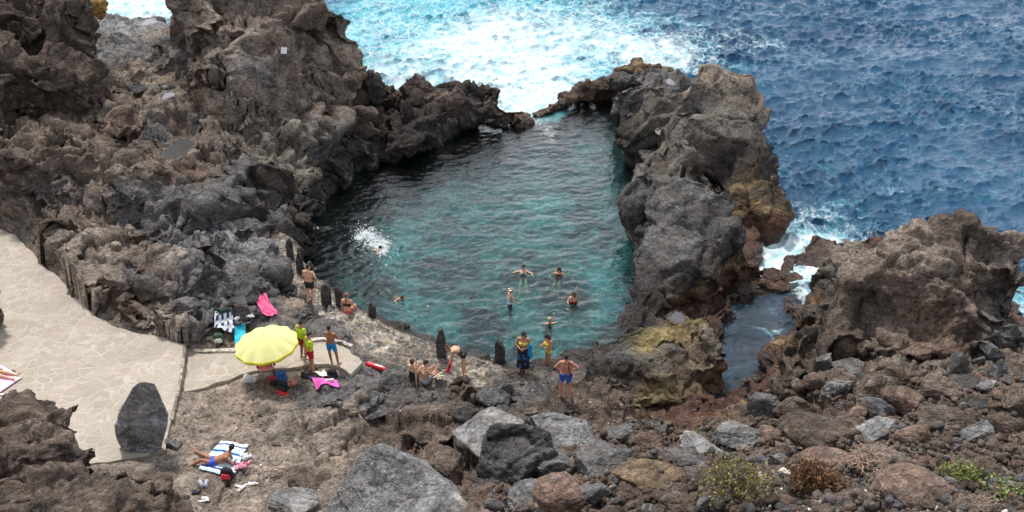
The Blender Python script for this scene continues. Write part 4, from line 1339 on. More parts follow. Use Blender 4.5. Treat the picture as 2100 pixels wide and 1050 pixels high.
post(1025, 742, 22, 44, S2, "dark stone post with a slanting top left of the woman in the long dark wrap")
post(1069, 748, 18, 50, S4, "square topped dark stone post right behind the woman in the long dark wrap")

# rubble
rng = random.Random(11)
ZONES = [((1080, 1030), "at the bottom edge below the dark striated boulder"), ((1330, 1000), "below the tan boulder at the bottom"), ((1480, 930), "between the pale streaked boulder and the shrubs"),
         ((1530, 1020), "round the yellow green shrub"), ((1670, 1020), "below the rust brown shrub"), ((1620, 870), "beside the channel head"), ((1760, 820), "below the brown crag, left part"),
         ((1850, 930), "round the dry twig bush"), ((1960, 830), "below the brown crag, right part"), ((2050, 940), "above the trailing green plant"), ((1990, 1030), "below the trailing green plant"),
         ((1250, 940), "in the hollow below the crusted rock")]
placed = [(r[0], r[1], max(r[2], r[3]) * .72) for r in BIG] + [(830, 1000, 130), (1060, 940, 85), (440, 950, 60)]
KN = {'gl': 'pale grey', 'gy': 'grey', 'br': 'brown', 'rb': 'reddish brown', 'bb': 'dark brown', 'dk': 'black', 'rd': 'brick red', 'wh': 'white', 'oc': 'tan'}
protos = {}
RUBBLE = [(1190, 940), (1290, 930), (1400, 880), (1450, 850), (1500, 850), (1560, 870), (1600, 800), (1680, 770), (1760, 770), (1880, 740), (1950, 770), (2110, 760), (2110, 1060), (980, 1060), (1000, 1020), (1100, 985)]
RP = np.array(RUBBLE, float)
cnt = 0
for att in range(30000):
    if cnt >= 284: break
    px, py = rng.uniform(980, 2105), rng.uniform(760, 1055)
    if sdist(np.array([px]), np.array([py]), RUBBLE)[0] < 0: continue
    f = cnt / 284
    soil = py > 960 and px > 1450
    s = rng.uniform(24, 34) if f < .17 else rng.uniform(12, 24) if f < .6 else rng.uniform(6, 13)
    if soil: s = min(s, rng.uniform(5, 12))
    if any((px - a) ** 2 + (py - b) ** 2 < (c * .86 + s * .86) ** 2 for a, b, c in placed): continue
    placed.append((px, py, s))
    kind = rng.choices(['br', 'rb', 'bb', 'gy', 'gl', 'rd', 'wh'], [30, 20, 18, 18, 9, 2, 1 if not soil else 8])[0]
    key = (kind, rng.randrange(5))
    if key not in protos:
        protos[key] = boulder_mesh(kind, 100 + key[1] * 7 + len(kind))
        protos[key].materials.append(MB[kind]); protos[key].shade_smooth()
    zn = min(ZONES, key=lambda q_: (q_[0][0] - px) ** 2 + (q_[0][1] - py) ** 2)[1]
    sz = "large" if s >= 24 else "middling" if s >= 12 else "small"
    lb = f"{sz} {KN[kind]} lava stone lying {zn}"
    put_boulder(px, py, s * rng.uniform(.9, 1.25), s * rng.uniform(.7, .95), kind, lb, name="stone", group=f"{sz} {KN[kind]} stones {zn}", rot=rng.uniform(0, 6.28), lift=.26, shared=protos[key])
    cnt += 1


# gravel and grit: stuff
def gravel(name, regions, mats, seed, n, smin, smax, kind="stuff"):
    rs = np.random.RandomState(seed)
    V0, F0 = _ico(1)
    Vs, Fs, Ms = [], [], []
    k = 0
    while k < n:
        a, b, hw, hh = regions[rs.randint(len(regions))]
        px = a + hw * rs.uniform(-1, 1); py = b + hh * rs.uniform(-1, 1)
        loc, nr = hit(px, py)
        s = smin * (smax / smin) ** (rs.rand() ** 1.8)
        Q = V0 * (1 + .35 * rs.uniform(-1, 1, (len(V0), 1))) * s * np.array([1, rs.uniform(.6, 1), rs.uniform(.5, .9)])
        a_ = rs.uniform(0, 6.28); c, d = math.cos(a_), math.sin(a_)
        Q = Q @ np.array([[c, d, 0], [-d, c, 0], [0, 0, 1]])
        Vs.append(Q + np.array(loc) + [0, 0, s * .25]); Fs.append(F0 + k * len(V0)); Ms.append(np.full(len(F0), rs.choice(len(mats), p=[m[1] for m in mats])))
        k += 1
    me = mesh_np(name, np.concatenate(Vs), np.concatenate(Fs))
    for m in mats: me.materials.append(MB[m[0]])
    me.polygons.foreach_set("material_index", np.concatenate(Ms).astype(np.int32))
    return tag(link_mesh(name, me, None, smooth=False), kind=kind)


gravel("gravel", [(1300, 1000, 260, 60), (1700, 860, 250, 90), (1950, 850, 160, 100), (1600, 1010, 180, 45), (1450, 930, 180, 60), (1900, 1000, 200, 50), (1130, 990, 120, 60), (1250, 920, 60, 40)],
       [('br', .3), ('bb', .3), ('gy', .22), ('rb', .18)], 5, 5200, .03, .17)
gravel("grit", [(1560, 1020, 130, 34), (1700, 1020, 110, 34), (1830, 1030, 60, 25), (460, 900, 110, 60), (500, 1000, 110, 45), (1050, 850, 250, 60)], [('wh', .22), ('gl', .33), ('br', .25), ('rb', .2)], 6, 900, .015, .055)

# rain and splash puddles
t = NT("puddle_water")
b = t.new("ShaderNodeBsdfPrincipled")
t.put(b, "Base Color", (.075, .075, .075, 1)); t.put(b, "Roughness", .08); t.put(b, "Specular IOR Level", .45)
M_PUD = t.finish(b.outputs[0])


def puddle(px, py, pts):
    d = Vector(raydir(px, py)).normalized()
    dg = bpy.context.evaluated_depsgraph_get()
    ok, loc, nr, i, ob, mx = scene.ray_cast(dg, Vector((0, 0, CAMZ)), d)
    z = loc.z
    t = loc.y / d.y
    mean = sum(pts) / len(pts)
    rx = mean / FPX * t
    ry = rx * .62 / max(.25, -d.z)
    targets = [terrain] + [o_ for o_ in COL.objects if o_.name.startswith("lava_ledges")] + MASSES
    for o_ in targets:
        me = o_.data
        P = get_co(me)
        ix = np.nonzero((np.abs(P[:, 0] - loc.x) < rx * 2.2) & (np.abs(P[:, 1] - loc.y) < ry * 2.2) & (np.abs(P[:, 2] - z) < 1.2))[0]
        if not len(ix): continue
        Q = P[ix]
        e = np.hypot((Q[:, 0] - loc.x) / rx, (Q[:, 1] - loc.y) / ry) + .55 * fbm(Q * np.array([1, 1, 0]) * 1.6, 3, 3)
        w = sstep(1.8, 1.15, e)
        tgt = np.where(e < 1, z - .06, z + .04 + .06 * perlin(Q * 3, 5))
        P[ix, 2] = Q[:, 2] * (1 - w) + tgt * w
        set_co(me, P)
    V = []
    for k in range(40):
        a = 2 * math.pi * k / 40
        V.append((loc.x + math.cos(a) * rx * 1.25, loc.y + math.sin(a) * ry * 1.25, z))
    me = bpy.data.meshes.new("puddle"); me.from_pydata(V, [], [tuple(range(40))]); me.update()
    tag(link_mesh("puddle", me, M_PUD, smooth=False), kind="structure")


bpy.context.view_layer.update()
puddle(367, 303, [28, 27, 30, 27, 25, 26, 30, 32])
puddle(345, 195, [14, 10, 8, 14, 15, 8, 8, 12])
puddle(303, 45, [12, 9, 8, 10, 12, 9])
puddle(1368, 188, [22, 14, 17, 18, 18, 16, 12, 20])
puddle(1357, 270, [11, 12, 9, 9, 12, 9])
puddle(1376, 166, [14, 10, 12, 14, 9, 12])
puddle(1388, 652, [22, 14, 14, 20, 16, 10])

# ================================================================== PLANTS
def plant(name, px, py, wpx, hpx, leafc, twigc, label, seed, nleaf=900, ntwig=60, leaf=.035, cat="shrub", trailing=False, stemlen=1.0):
    loc, nr = hit(px, py)
    t = loc.y / raydir(px, py)[1]
    m = t / FPX
    W, H = wpx * m / 2, hpx * m * 1.05
    rs = np.random.RandomState(seed)
    root = tag(empty(name, loc - Vector((0, 0, .05))), label, cat)
    V, F = [], []
    tips = []
    for k in range(ntwig):
        a = rs.uniform(0, 6.28); el = rs.uniform(.12, 1.4) if not trailing else rs.uniform(.1, .6)
        r0 = np.array([rs.uniform(-.35, .35) * W, rs.uniform(-.3, .3) * W, 0.0])
        L = rs.uniform(.55, 1.0)
        end = r0 + np.array([math.cos(a) * math.cos(el) * W * L, math.sin(a) * math.cos(el) * W * .8 * L, math.sin(el) * H * L])
        mid = (r0 + end) / 2 + rs.normal(size=3) * .06 * W + np.array([0, 0, .12 * H])
        for sub in range(4):
            e2 = end + rs.normal(size=3) * .16 * W * np.array([1, 1, .7]) if sub else end
            path = [r0, mid, mid * .4 + e2 * .6 + rs.normal(size=3) * .02, e2] if not sub else [mid * .4 + end * .6, e2]
            rad = .011 if not sub else .006
            for j in range(len(path) - 1):
                A, B = np.array(path[j]), np.array(path[j + 1])
                dd = B - A; ln = np.linalg.norm(dd) + 1e-6; dd /= ln
                s = np.cross(dd, [0.3, .2, 1]); s /= np.linalg.norm(s) + 1e-6; u = np.cross(dd, s)
                b0 = len(V)
                for P_, rr in ((A, rad), (B, rad * .6)):
                    for q_ in range(3):
                        an = q_ * 2.094
                        V.append(P_ + rr * (math.cos(an) * s + math.sin(an) * u))
                for q_ in range(3):
                    F.append((b0 + q_, b0 + (q_ + 1) % 3, b0 + 3 + (q_ + 1) % 3, b0 + 3 + q_))
            tips.append(e2); tips.append(mid * .4 + e2 * .6)
    V = np.array(V); V[:, 2] = np.maximum(V[:, 2], -.02)
    me = mesh_np("stems", V, np.array(F))
    link_mesh("stems", me, plain(name + "_twig", twigc, .9, 0, 20, .3), root)
    if nleaf:
        LV, LF, LM = [], [], []
        tips = np.array(tips)
        clump = rs.rand(len(tips))
        for k in range(nleaf):
            ti = rs.randint(len(tips))
            c = tips[ti] + rs.normal(size=3) * .045
            c[2] = max(c[2], .01)
            n = rs.normal(size=3); n[2] = abs(n[2]); n /= np.linalg.norm(n)
            s = np.cross(n, rs.normal(size=3)); s /= np.linalg.norm(s) + 1e-6; u = np.cross(n, s)
            l = leaf * rs.uniform(.6, 1.3)
            b0 = len(LV)
            LV += [c - s * l, c + u * l * .45 + n * l * .2, c + s * l, c - u * l * .45 + n * l * .2]
            LF.append((b0, b0 + 1, b0 + 2, b0 + 3))
            LM.append(min(len(leafc) - 1, int((clump[ti] * .75 + rs.rand() * .25) * len(leafc))))
        me = mesh_np("foliage", np.array(LV), np.array(LF))
        for i, c in enumerate(leafc): me.materials.append(plain(f"{name}_leaf", c, .6, 0, 8, .25))
        me.polygons.foreach_set("material_index", np.array(LM, np.int32))
        link_mesh("foliage", me, None, root, smooth=False)
    return root


plant("shrub", 1503, 1012, 165, 78, [(.24, .20, .05), (.15, .17, .04), (.36, .24, .05), (.20, .26, .05), (.20, .15, .10)], (.20, .155, .125), "yellow green low shrub with dead twigs at the bottom edge right of centre", 1, 2100, 110, .032)
plant("shrub", 1440, 1000, 90, 50, [(.17, .12, .10), (.2, .15, .11)], (.24, .18, .15), "dry greyish pink twiggy shrub at the left end of the yellow green one", 12, 500, 80, .02)
plant("shrub", 1668, 996, 120, 66, [(.24, .10, .045), (.19, .085, .04), (.17, .13, .04)], (.12, .07, .045), "rust brown low shrub beside the small white stone", 2, 2300, 100, .032)
plant("dry_bush", 1790, 950, 110, 40, [], (.60, .46, .36), "leafless pale pinkish twig bush in the middle of the right rubble", 3, 0, 130, cat="bush")
plant("succulent_plant", 1965, 982, 80, 40, [(.20, .24, .05), (.15, .20, .05), (.30, .26, .06)], (.30, .22, .17), "upper green and yellow trailing plant with dry flower stalks near the right edge", 4, 1300, 50, .034, "plant")
plant("succulent_plant", 2025, 1000, 80, 34, [(.24, .30, .06), (.18, .24, .05)], (.36, .28, .21), "middle fresh green trailing plant with bare grey stems near the right edge", 5, 1500, 40, .04, "plant", True)
plant("succulent_plant", 2078, 1022, 70, 34, [(.24, .28, .07), (.17, .22, .06)], (.36, .28, .21), "lowest green trailing plant, cut by the right edge", 6, 1300, 40, .04, "plant", True)
plant("dry_bush", 2000, 1044, 110, 26, [], (.34, .26, .2), "tangle of bare grey stems below the trailing green plants", 7, 0, 90, cat="bush")
# ================================================================== PEOPLE
SKIN = {}


def skin_mat(tone):
    if tone not in SKIN:
        c = {'fair': (.62, .36, .23), 'tan': (.50, .25, .13), 'dark': (.36, .16, .08), 'red': (.55, .23, .14)}[tone]
        t = NT("skin_" + tone)
        co = t.new("ShaderNodeTexCoord").outputs["Object"]
        v = t.mapr(t.noise(co, 7, 4, .6), .3, .7, .86, 1.14)
        cc = t.mix(1.0, c4(c), t.new("ShaderNodeCombineColor", i_0=v, i_1=v, i_2=v).outputs[0], 'MULTIPLY')
        b = t.new("ShaderNodeBsdfPrincipled")
        t.put(b, "Base Color", cc); t.put(b, "Roughness", .5); t.put(b, "Subsurface Weight", .08); t.put(b, "Subsurface Radius", (.02, .008, .005))
        SKIN[tone] = t.finish(b.outputs[0])
    return SKIN[tone]


CLOTH = {}


def cloth(c, kind="plain", c2=None, sc=14.0):
    key = (c, kind, c2, sc)
    if key not in CLOTH:
        t = NT("fabric")
        co = t.new("ShaderNodeTexCoord").outputs["Object"]
        n = t.noise(co, 9, 4, .6)
        base = c4(c)
        if kind == "patches":
            base = t.mix(t.mapr(t.noise(co, sc, 2, .5, .5), .55, .58), c4(c), c4(c2))
        elif kind == "stripes":
            s = t.new("ShaderNodeSeparateXYZ", i_0=t.new("ShaderNodeTexCoord").outputs["UV"]).outputs[1]
            w1 = t.mapr(t.math('PINGPONG', t.math('MULTIPLY', s, sc), 1), .74, .77)
            w2 = t.mapr(t.math('PINGPONG', t.math('MULTIPLY', s, sc * 2.7), 1), .62, .7)
            base = t.mix(w2, c4(c), (.30, .62, .78, 1))
            base = t.mix(w1, base, c4(c2))
        elif kind == "check":
            s = t.new("ShaderNodeSeparateXYZ", i_0=t.new("ShaderNodeTexCoord").outputs["UV"])
            u = t.math('PINGPONG', t.math('MULTIPLY', s.outputs[0], sc), 1); v = t.math('PINGPONG', t.math('ADD', t.math('MULTIPLY', s.outputs[1], sc), t.math('MULTIPLY', s.outputs[0], 3)), 1)
            base = t.mix(t.math('MULTIPLY', t.mapr(u, .45, .55), t.mapr(v, .3, .4)), c4(c), c4(c2))
        v = t.mapr(n, .3, .7, .85, 1.15)
        cc = t.mix(1.0, base, t.new("ShaderNodeCombineColor", i_0=v, i_1=v, i_2=v).outputs[0], 'MULTIPLY')
        b = t.new("ShaderNodeBsdfPrincipled")
        t.put(b, "Base Color", cc); t.put(b, "Roughness", .8); t.put(b, "Normal", t.bump(n, .02, .7))
        CLOTH[key] = t.finish(b.outputs[0])
    return CLOTH[key]


ICO2 = _ico(2)


class Blob:
    def __init__(s): s.V, s.F, s.n = [], [], 0

    def cap(s, a, b, r1, r2=None, sq=None, base=ICO3):
        a, b = np.array(a, float), np.array(b, float)
        r2 = r1 if r2 is None else r2
        V, F = base
        ax = b - a; L = np.linalg.norm(ax)
        up = (V @ (ax / L)) > 0 if L > 1e-6 else np.zeros(len(V), bool)
        Q = V * (np.array(sq) if sq is not None else 1.0)
        Q = np.where(up[:, None], Q * r2 + b, Q * r1 + a)
        s.V.append(Q); s.F.append(F + s.n); s.n += len(Q)

    def mesh(s, name, voxel, smooth=2):
        return remesh(mesh_np(name, np.concatenate(s.V), np.concatenate(s.F)), voxel, smooth)


STAND = dict(pel=(0, 0, .95), chest=(0, .01, 1.27), neck=(0, -.01, 1.47), head=(0, .02, 1.62), look=(0, 1, -.1),
             shL=(-.18, -.01, 1.42), elL=(-.25, -.03, 1.14), wrL=(-.25, .08, .90), shR=(.18, -.01, 1.42), elR=(.25, -.03, 1.14), wrR=(.25, .08, .90),
             hipL=(-.09, 0, .90), knL=(-.11, .03, .50), anL=(-.12, -.02, .08), hipR=(.09, 0, .90), knR=(.11, .03, .50), anR=(.12, -.02, .08),
             toL=(-.14, .15, .03), toR=(.14, .15, .03))


def person(loc, rz, pose, label, tone='tan', clothes=(), hair='short', hairc=(.03, .02, .015), scale=1.0, female=False, shoes=None, group=None, bulk=1.0, z_off=0.0, fingers=True):
    J = {k: np.array(v, float) for k, v in {**STAND, **pose}.items()}
    B = Blob()
    f = .92 if female else 1.0
    f *= bulk
    lat = J['shR'] - J['shL']; lat /= np.linalg.norm(lat)
    hl = J['hipR'] - J['hipL']; hl /= np.linalg.norm(hl)
    waist = (J['pel'] + J['chest']) / 2
    sp = J['chest'] - J['pel']; sp /= np.linalg.norm(sp)
    fr = np.cross(sp, lat)                      # front of the torso: right x up
    fr = -fr if np.dot(fr, J['look']) < -.99 else fr
    B.cap(J['pel'] - hl * .07 * f, J['pel'] + hl * .07 * f, .112 * f)
    B.cap(J['pel'] - hl * .05 * f, waist - lat * .05 * f, .10 * f, .098 * f); B.cap(J['pel'] + hl * .05 * f, waist + lat * .05 * f, .10 * f, .098 * f)
    B.cap(waist - lat * .05 * f, J['chest'] - lat * .075 * f, .095 * f, .115 * f); B.cap(waist + lat * .05 * f, J['chest'] + lat * .075 * f, .095 * f, .115 * f)
    up = J['neck'] - J['chest']
    B.cap(J['chest'] - lat * .08 * f, J['neck'] - lat * .07 - up * .25, .112 * f, .075 * f); B.cap(J['chest'] + lat * .08 * f, J['neck'] + lat * .07 - up * .25, .112 * f, .075 * f)
    if female:
        for s_ in (-1, 1): B.cap(J['chest'] + lat * .075 * s_ + fr * .07, J['chest'] + lat * .08 * s_ + fr * .10, .065, .05)
    B.cap(J['neck'] - up * .3, J['shL'], .07, .058 * f); B.cap(J['neck'] - up * .3, J['shR'], .07, .058 * f)
    B.cap(J['neck'] - up * .1, J['head'] * .75 + J['neck'] * .25, .056 * f, .052)
    lk = J['look'] / np.linalg.norm(J['look'])
    hu = J['head'] - J['neck']; hu = hu - lk * np.dot(hu, lk); hu /= np.linalg.norm(hu) + 1e-9
    hs = np.cross(lk, hu)
    H = J['head']
    B.cap(H + hu * .035 - lk * .018, H + hu * .03 + lk * .02, .088, .078)
    B.cap(H + lk * .02, H - hu * .075 + lk * .05, .068, .036)
    B.cap(H + hu * .01 + lk * .09, H - hu * .02 + lk * .105, .010, .016)       # nose
    B.cap(H - hu * .052 + lk * .078 - hs * .02, H - hu * .052 + lk * .078 + hs * .02, .012)   # lips
    for s_ in (-1, 1): B.cap(H + hs * .082 * s_ + hu * .02 - lk * .005, H + hs * .088 * s_ - hu * .01 - lk * .005, .016, .012)
    for S in 'LR':
        sg = -1 if S == 'L' else 1
        sh, el, wr = J['sh' + S], J['el' + S], J['wr' + S]
        B.cap(sh, el, .052 * f, .038 * f); B.cap(el, wr, .040 * f, .026)
        d = wr - el; d /= np.linalg.norm(d)
        side = np.cross(d, lat); side /= np.linalg.norm(side) + 1e-9       # across the palm
        pn = np.cross(d, side)
        palm = wr + d * .075
        for w in (-.024, -.008, .008, .024): B.cap(wr + d * .02 + side * w * .6, palm + side * w, .017, .014, base=ICO2)
        if fingers:
            for w, l in ((-.030, .060), (-.010, .075), (.010, .072), (.030, .062)):
                k1 = palm + side * w + d * (.01 + l * .55) ; k2 = k1 + (d * .75 - pn * .66 * sg * -1) * l * .5
                B.cap(palm + side * w * .9, k1, .0105, .0095, base=ICO2); B.cap(k1, k2, .0095, .008, base=ICO2)
            th = wr + d * .035 - side * .03
            B.cap(th, th + (d * .6 - side * .8) * .05, .013, .011, base=ICO2); B.cap(th + (d * .6 - side * .8) * .05, th + (d * 1.2 - side * .9) * .07, .011, .009, base=ICO2)
        hp, kn, an, to = J['hip' + S], J['kn' + S], J['an' + S], J['to' + S]
        B.cap(hp, kn, .088 * f, .056 * f); B.cap(kn, kn * .55 + an * .45, .056 * f, .054 * f); B.cap(kn * .6 + an * .4, an, .054 * f, .034)
        td = to - an; td /= np.linalg.norm(td) + 1e-9
        B.cap(an - td * .03, an + (to - an) * .55, .036, .034, base=ICO2); B.cap(an + (to - an) * .5, to, .036, .024, base=ICO2)
        B.cap(an - td * .03 , an - td * .045 + (kn - an) / np.linalg.norm(kn - an) * -.03, .034, .03, base=ICO2)
    me = B.mesh("body", .0105, 2)
    root = tag(empty("person", (0, 0, 0)), label, "person", group)
    body = link_mesh("body", me, skin_mat(tone), root)
    P = get_co(me); N = get_no(me)
    # which bone each vertex belongs to
    bones = [('torso', J['pel'] - sp * .06, J['neck'], .12), ('head', J['neck'] + up * .35, H + hu * .05, .09)]
    for S in 'LR':
        bones += [('uarm', J['sh' + S], J['el' + S], .05), ('farm', J['el' + S], J['wr' + S] + (J['wr' + S] - J['el' + S]) * .6, .035),
                  ('thigh', J['hip' + S], J['kn' + S], .085), ('shin', J['kn' + S], J['an' + S], .05), ('foot', J['an' + S], J['to' + S], .035)]
    best = np.full(len(P), 1e9); bid = np.zeros(len(P), int); bu = np.zeros(len(P))
    for i, (nm, a, b, r) in enumerate(bones):
        ab = b - a; L2 = ab @ ab
        u = ((P - a) @ ab) / L2
        uc = np.clip(u, 0, 1)
        dd = np.linalg.norm(P - a - uc[:, None] * ab, axis=1) / r
        m = dd < best
        best[m] = dd[m]; bid[m] = i; bu[m] = u[m]
    names = np.array([b_[0] for b_ in bones])[bid]
    nf = len(me.polygons)
    fv = np.empty(nf * 4, np.int32)
    ok4 = all(True for _ in range(1))
    loops = np.empty(len(me.loops), np.int32); me.loops.foreach_get("vertex_index", loops)
    ls = np.empty(nf, np.int32); me.polygons.foreach_get("loop_start", ls)
    lt = np.empty(nf, np.int32); me.polygons.foreach_get("loop_total", lt)
    quads = lt == 4
    FQ = loops[ls[quads][:, None] + np.arange(4)]
    for (gname, regs, mat, off) in clothes:
        m = np.zeros(len(P), bool)
        for rn, lo, hi in regs: m |= (names == rn) & (bu >= lo) & (bu <= hi)
        Fs = FQ[m[FQ].all(1)]
        if not len(Fs): continue
        used = np.zeros(len(P), bool); used[Fs.ravel()] = True
        mp = np.cumsum(used) - 1
        Q = P[used] + N[used] * (off + .006 * fbm(P[used] * 14, 4, 2)[:, None])
        # inner layer gives the cloth its thickness
        n0 = len(Q)
        Q2 = P[used] + N[used] * (off - .006)
        g = mesh_np(gname, np.r_[Q, Q2], np.r_[mp[Fs], (mp[Fs] + n0)[:, ::-1]])
        link_mesh(gname, g, mat, root)
    # hair
    HB = Blob()
    if hair != 'bald':
        HB.cap(H + hu * .052 - lk * .030, H + hu * .062 + lk * .005, .090, .078)
        HB.cap(H + hu * .01 - lk * .045, H + hu * .05 - lk * .03, .075, .085)
    if hair in ('long', 'bob'):
        for s_ in (-1, 0, 1): HB.cap(H + hs * .055 * s_ + hu * .01 - lk * .05, J['neck'] + hs * .07 * s_ - lk * .06 - up * (.5 if hair == 'long' else 0), .055, .035)
    if hair == 'bun': HB.cap(H + hu * .10 - lk * .10, H + hu * .12 - lk * .11, .045)
    if hair == 'braid':
        p0 = H - lk * .10 - hu * .02
        for k in range(6): HB.cap(p0 - hu * .06 * k - lk * (.012 * k if k < 3 else .03), p0 - hu * .06 * (k + .6) - lk * .03, .036 - .003 * k, .028 - .003 * k)
    if hair == 'pony': HB.cap(H - lk * .11 + hu * .03, H - lk * .16 - hu * .12, .035, .018)
    if HB.n:
        hm = HB.mesh("hair", .012, 1)
        link_mesh("hair", hm, cloth(hairc), root)
    root.scale = (scale,) * 3
    root.rotation_euler = (0, 0, rz)
    root.location = Vector(loc) + Vector((0, 0, z_off))
    root["_x"] = 0
    del root["_x"]
    return root, J


def world_of(root, p):
    return Matrix.LocRotScale(root.location, root.rotation_euler, root.scale) @ Vector(p)


def child_blob(name, root, caps, mat, voxel=.01, smooth=1):
    b = Blob()
    for c in caps: b.cap(*c)
    return link_mesh(name, b.mesh(name, voxel, smooth), mat, root)


TR = lambda hi=.5: [('torso', -.6, .22), ('thigh', -.5, hi)]
TEE = [('torso', .02, .93), ('uarm', -.4, .52)]
SUIT = [('torso', -.6, .72), ('thigh', -.5, .04)]
BRA = [('torso', .50, .74)]
BRIEF = [('torso', -.6, .14), ('thigh', -.5, .08)]
G = lambda px, py: hit(px, py)[0]
BLACK, NAVY = (.012, .012, .015), (.02, .03, .10)

# standing and sitting round the pool
r1, _ = person(G(638, 620), R(-18), dict(elL=(-.27, .05, 1.16), wrL=(-.12, .26, 1.20), elR=(.27, .05, 1.16), wrR=(.10, .28, 1.22), look=(.1, .8, -.7), head=(0, .05, 1.60)),
               "shirtless man in black shorts standing on the pool rim, looking at his hands", 'fair', [("shorts", TR(.55), cloth(BLACK), .014)], scale=1.04, bulk=1.08)
SIT = dict(pel=(0, 0, .10), chest=(0, .03, .42), neck=(0, .02, .62), head=(0, .05, .77), shL=(-.17, .02, .57), elL=(-.25, .06, .32), wrL=(-.22, .26, .16), shR=(.17, .02, .57), elR=(.25, .06, .32), wrR=(.22, .26, .16),
           hipL=(-.09, .05, .09), knL=(-.13, .48, .12), anL=(-.12, .60, -.28), toL=(-.12, .76, -.33), hipR=(.09, .05, .09), knR=(.13, .48, .12), anR=(.12, .60, -.28), toR=(.12, .76, -.33))
person(G(713, 643), R(-12), SIT, "woman with a long braid sitting on the pool rim in coral red bottoms", 'fair',
       [("bikini_top", BRA, cloth(BLACK), .007), ("skirt", [('torso', -.6, .2), ('thigh', -.5, .35)], cloth((.75, .09, .08)), .02)], 'braid', (.22, .11, .05), scale=1.08, female=True, z_off=.02)
YG, RED = (.52, .80, .04), (.50, .015, .02)
person(G(624, 738), R(-40), dict(elR=(.27, -.02, 1.13), wrR=(.20, .12, .92), head=(0, .05, 1.61), look=(0, .9, -.45)),
       "person in yellow green shirt and dark red shorts standing half hidden behind the yellow parasol", 'dark', [("shirt", TEE, cloth(YG), .014), ("shorts", TR(.5), cloth((.30, .012, .02)), .018)], scale=1.02)
person(G(640, 764), R(-62), dict(elL=(-.25, -.10, 1.16), wrL=(-.08, -.16, .98), elR=(.25, -.10, 1.16), wrR=(.08, -.17, .97), head=(0, .05, 1.61), look=(.1, .9, -.45)),
       "person in yellow green shirt and bright red shorts, hands behind the back", 'tan', [("shirt", TEE, cloth(YG), .018), ("shorts", TR(.55), cloth(RED), .02)], scale=1.04)
person(G(683, 748), R(-15), dict(elL=(-.26, .12, 1.16), wrL=(.0, .24, 1.17), elR=(.26, .12, 1.16), wrR=(.02, .26, 1.13), head=(-.06, .05, 1.60), neck=(-.03, 0, 1.46), look=(-.5, .8, -.3), hipL=(-.09, 0, .90), anL=(-.05, .02, .08), toL=(-.12, .18, .03),
       anR=(.22, .0, .08), toR=(.26, .16, .03), knR=(.17, .03, .50)),
       "shirtless tanned person in turquoise shorts with folded arms beside the black backpack", 'dark', [("shorts", TR(.6), cloth((.0, .24, .55)), .018)], scale=1.0)
SITU = dict(SIT, knL=(-.14, .36, .42), anL=(-.12, .50, .05), toL=(-.12, .64, .03), knR=(.14, .36, .42), anR=(.12, .50, .05), toR=(.12, .64, .03), wrL=(-.14, .34, .44), elL=(-.22, .14, .36), wrR=(.30, -.12, .06), elR=(.27, -.10, .30))
person(G(846, 778), R(-35), SITU, "woman in a black swimsuit sitting left of the shirtless seated man", 'fair', [("swimsuit", [('torso', -.6, .60), ('thigh', -.5, .05)], cloth(BLACK), .008)], 'bun', (.10, .04, .03), female=True, scale=1.0)
r14, _ = person(G(872, 784), R(-62), dict(SITU, knL=(-.16, .38, .40), anL=(-.12, .66, .06), toL=(-.12, .82, .04), knR=(.14, .40, .36), anR=(.12, .70, .06), toR=(.12, .86, .05), wrR=(.14, .36, .50), elR=(.24, .16, .44), chest=(0, .0, .44), neck=(0, .03, .66), head=(.02, .06, .82), look=(.2, .9, -.2)),
                "shirtless man in grey shorts and white shoes sitting with knees drawn up", 'fair', [("shorts", TR(.7), cloth((.30, .32, .38)), .02), ("shoes", [('foot', -.6, 1.6), ('shin', .97, 1.3)], cloth((.85, .85, .85)), .014)], scale=1.06, bulk=1.12)
BEND = dict(pel=(0, 0, .93), chest=(0, .26, 1.10), neck=(0, .43, 1.13), head=(0, .57, 1.09), look=(0, .45, -.9), shL=(-.17, .38, 1.10), elL=(-.19, .42, .82), wrL=(-.12, .46, .60), shR=(.17, .38, 1.10), elR=(.19, .42, .82), wrR=(.12, .46, .60))
rb_, _ = person(G(952, 770), R(78), BEND, "woman in black bending forward on the pool rim with a red towel", 'fair', [("swimsuit", [('torso', -.6, .52), ('thigh', -.5, .10)], cloth(BLACK, "patches", (.2, .22, .26), 9.0), .014)], 'bun', (.16, .09, .05), female=True, scale=1.03)
r16, _ = person(G(1073, 761), R(168), dict(elL=(-.27, .02, 1.17), wrL=(-.10, .20, 1.12), elR=(.27, .02, 1.17), wrR=(.08, .20, 1.10), look=(0, .9, -.3), head=(0, .04, 1.6)),
                "woman in sunglasses and a long black and blue wrap facing the viewer", 'tan', [("bikini_top", BRA, cloth((.75, .60, .12)), .010)], 'bob', (.015, .01, .01), female=True, scale=1.04)
child_blob("wrap_skirt", r16, [((-.05, 0, 1.05), (.05, 0, 1.05), .125), ((-.06, 0, 1.0), (-.14, .02, .25), .125, .12), ((.06, 0, 1.0), (.14, .02, .25), .125, .12), ((0, .03, .95), (0, .06, .25), .12, .13), ((0, -.03, .95), (0, -.06, .25), .12, .11)],
           cloth((.008, .009, .014), "patches", (.04, .14, .45), 5.0), .02, 2)
child_blob("sunglasses", r16, [((-.035, .12, 1.635), (-.03, .122, 1.632), .024), ((.035, .12, 1.635), (.03, .122, 1.632), .024), ((-.03, .125, 1.64), (.03, .125, 1.64), .008)], cloth(BLACK), .006, 0)
tb = child_blob("towel", r16, [((-.25, .06, 1.2), (-.22, .10, .8), .07, .05), ((-.28, .04, 1.15), (-.27, .02, .65), .06, .05)], cloth((.01, .25, .55)), .015, 1)
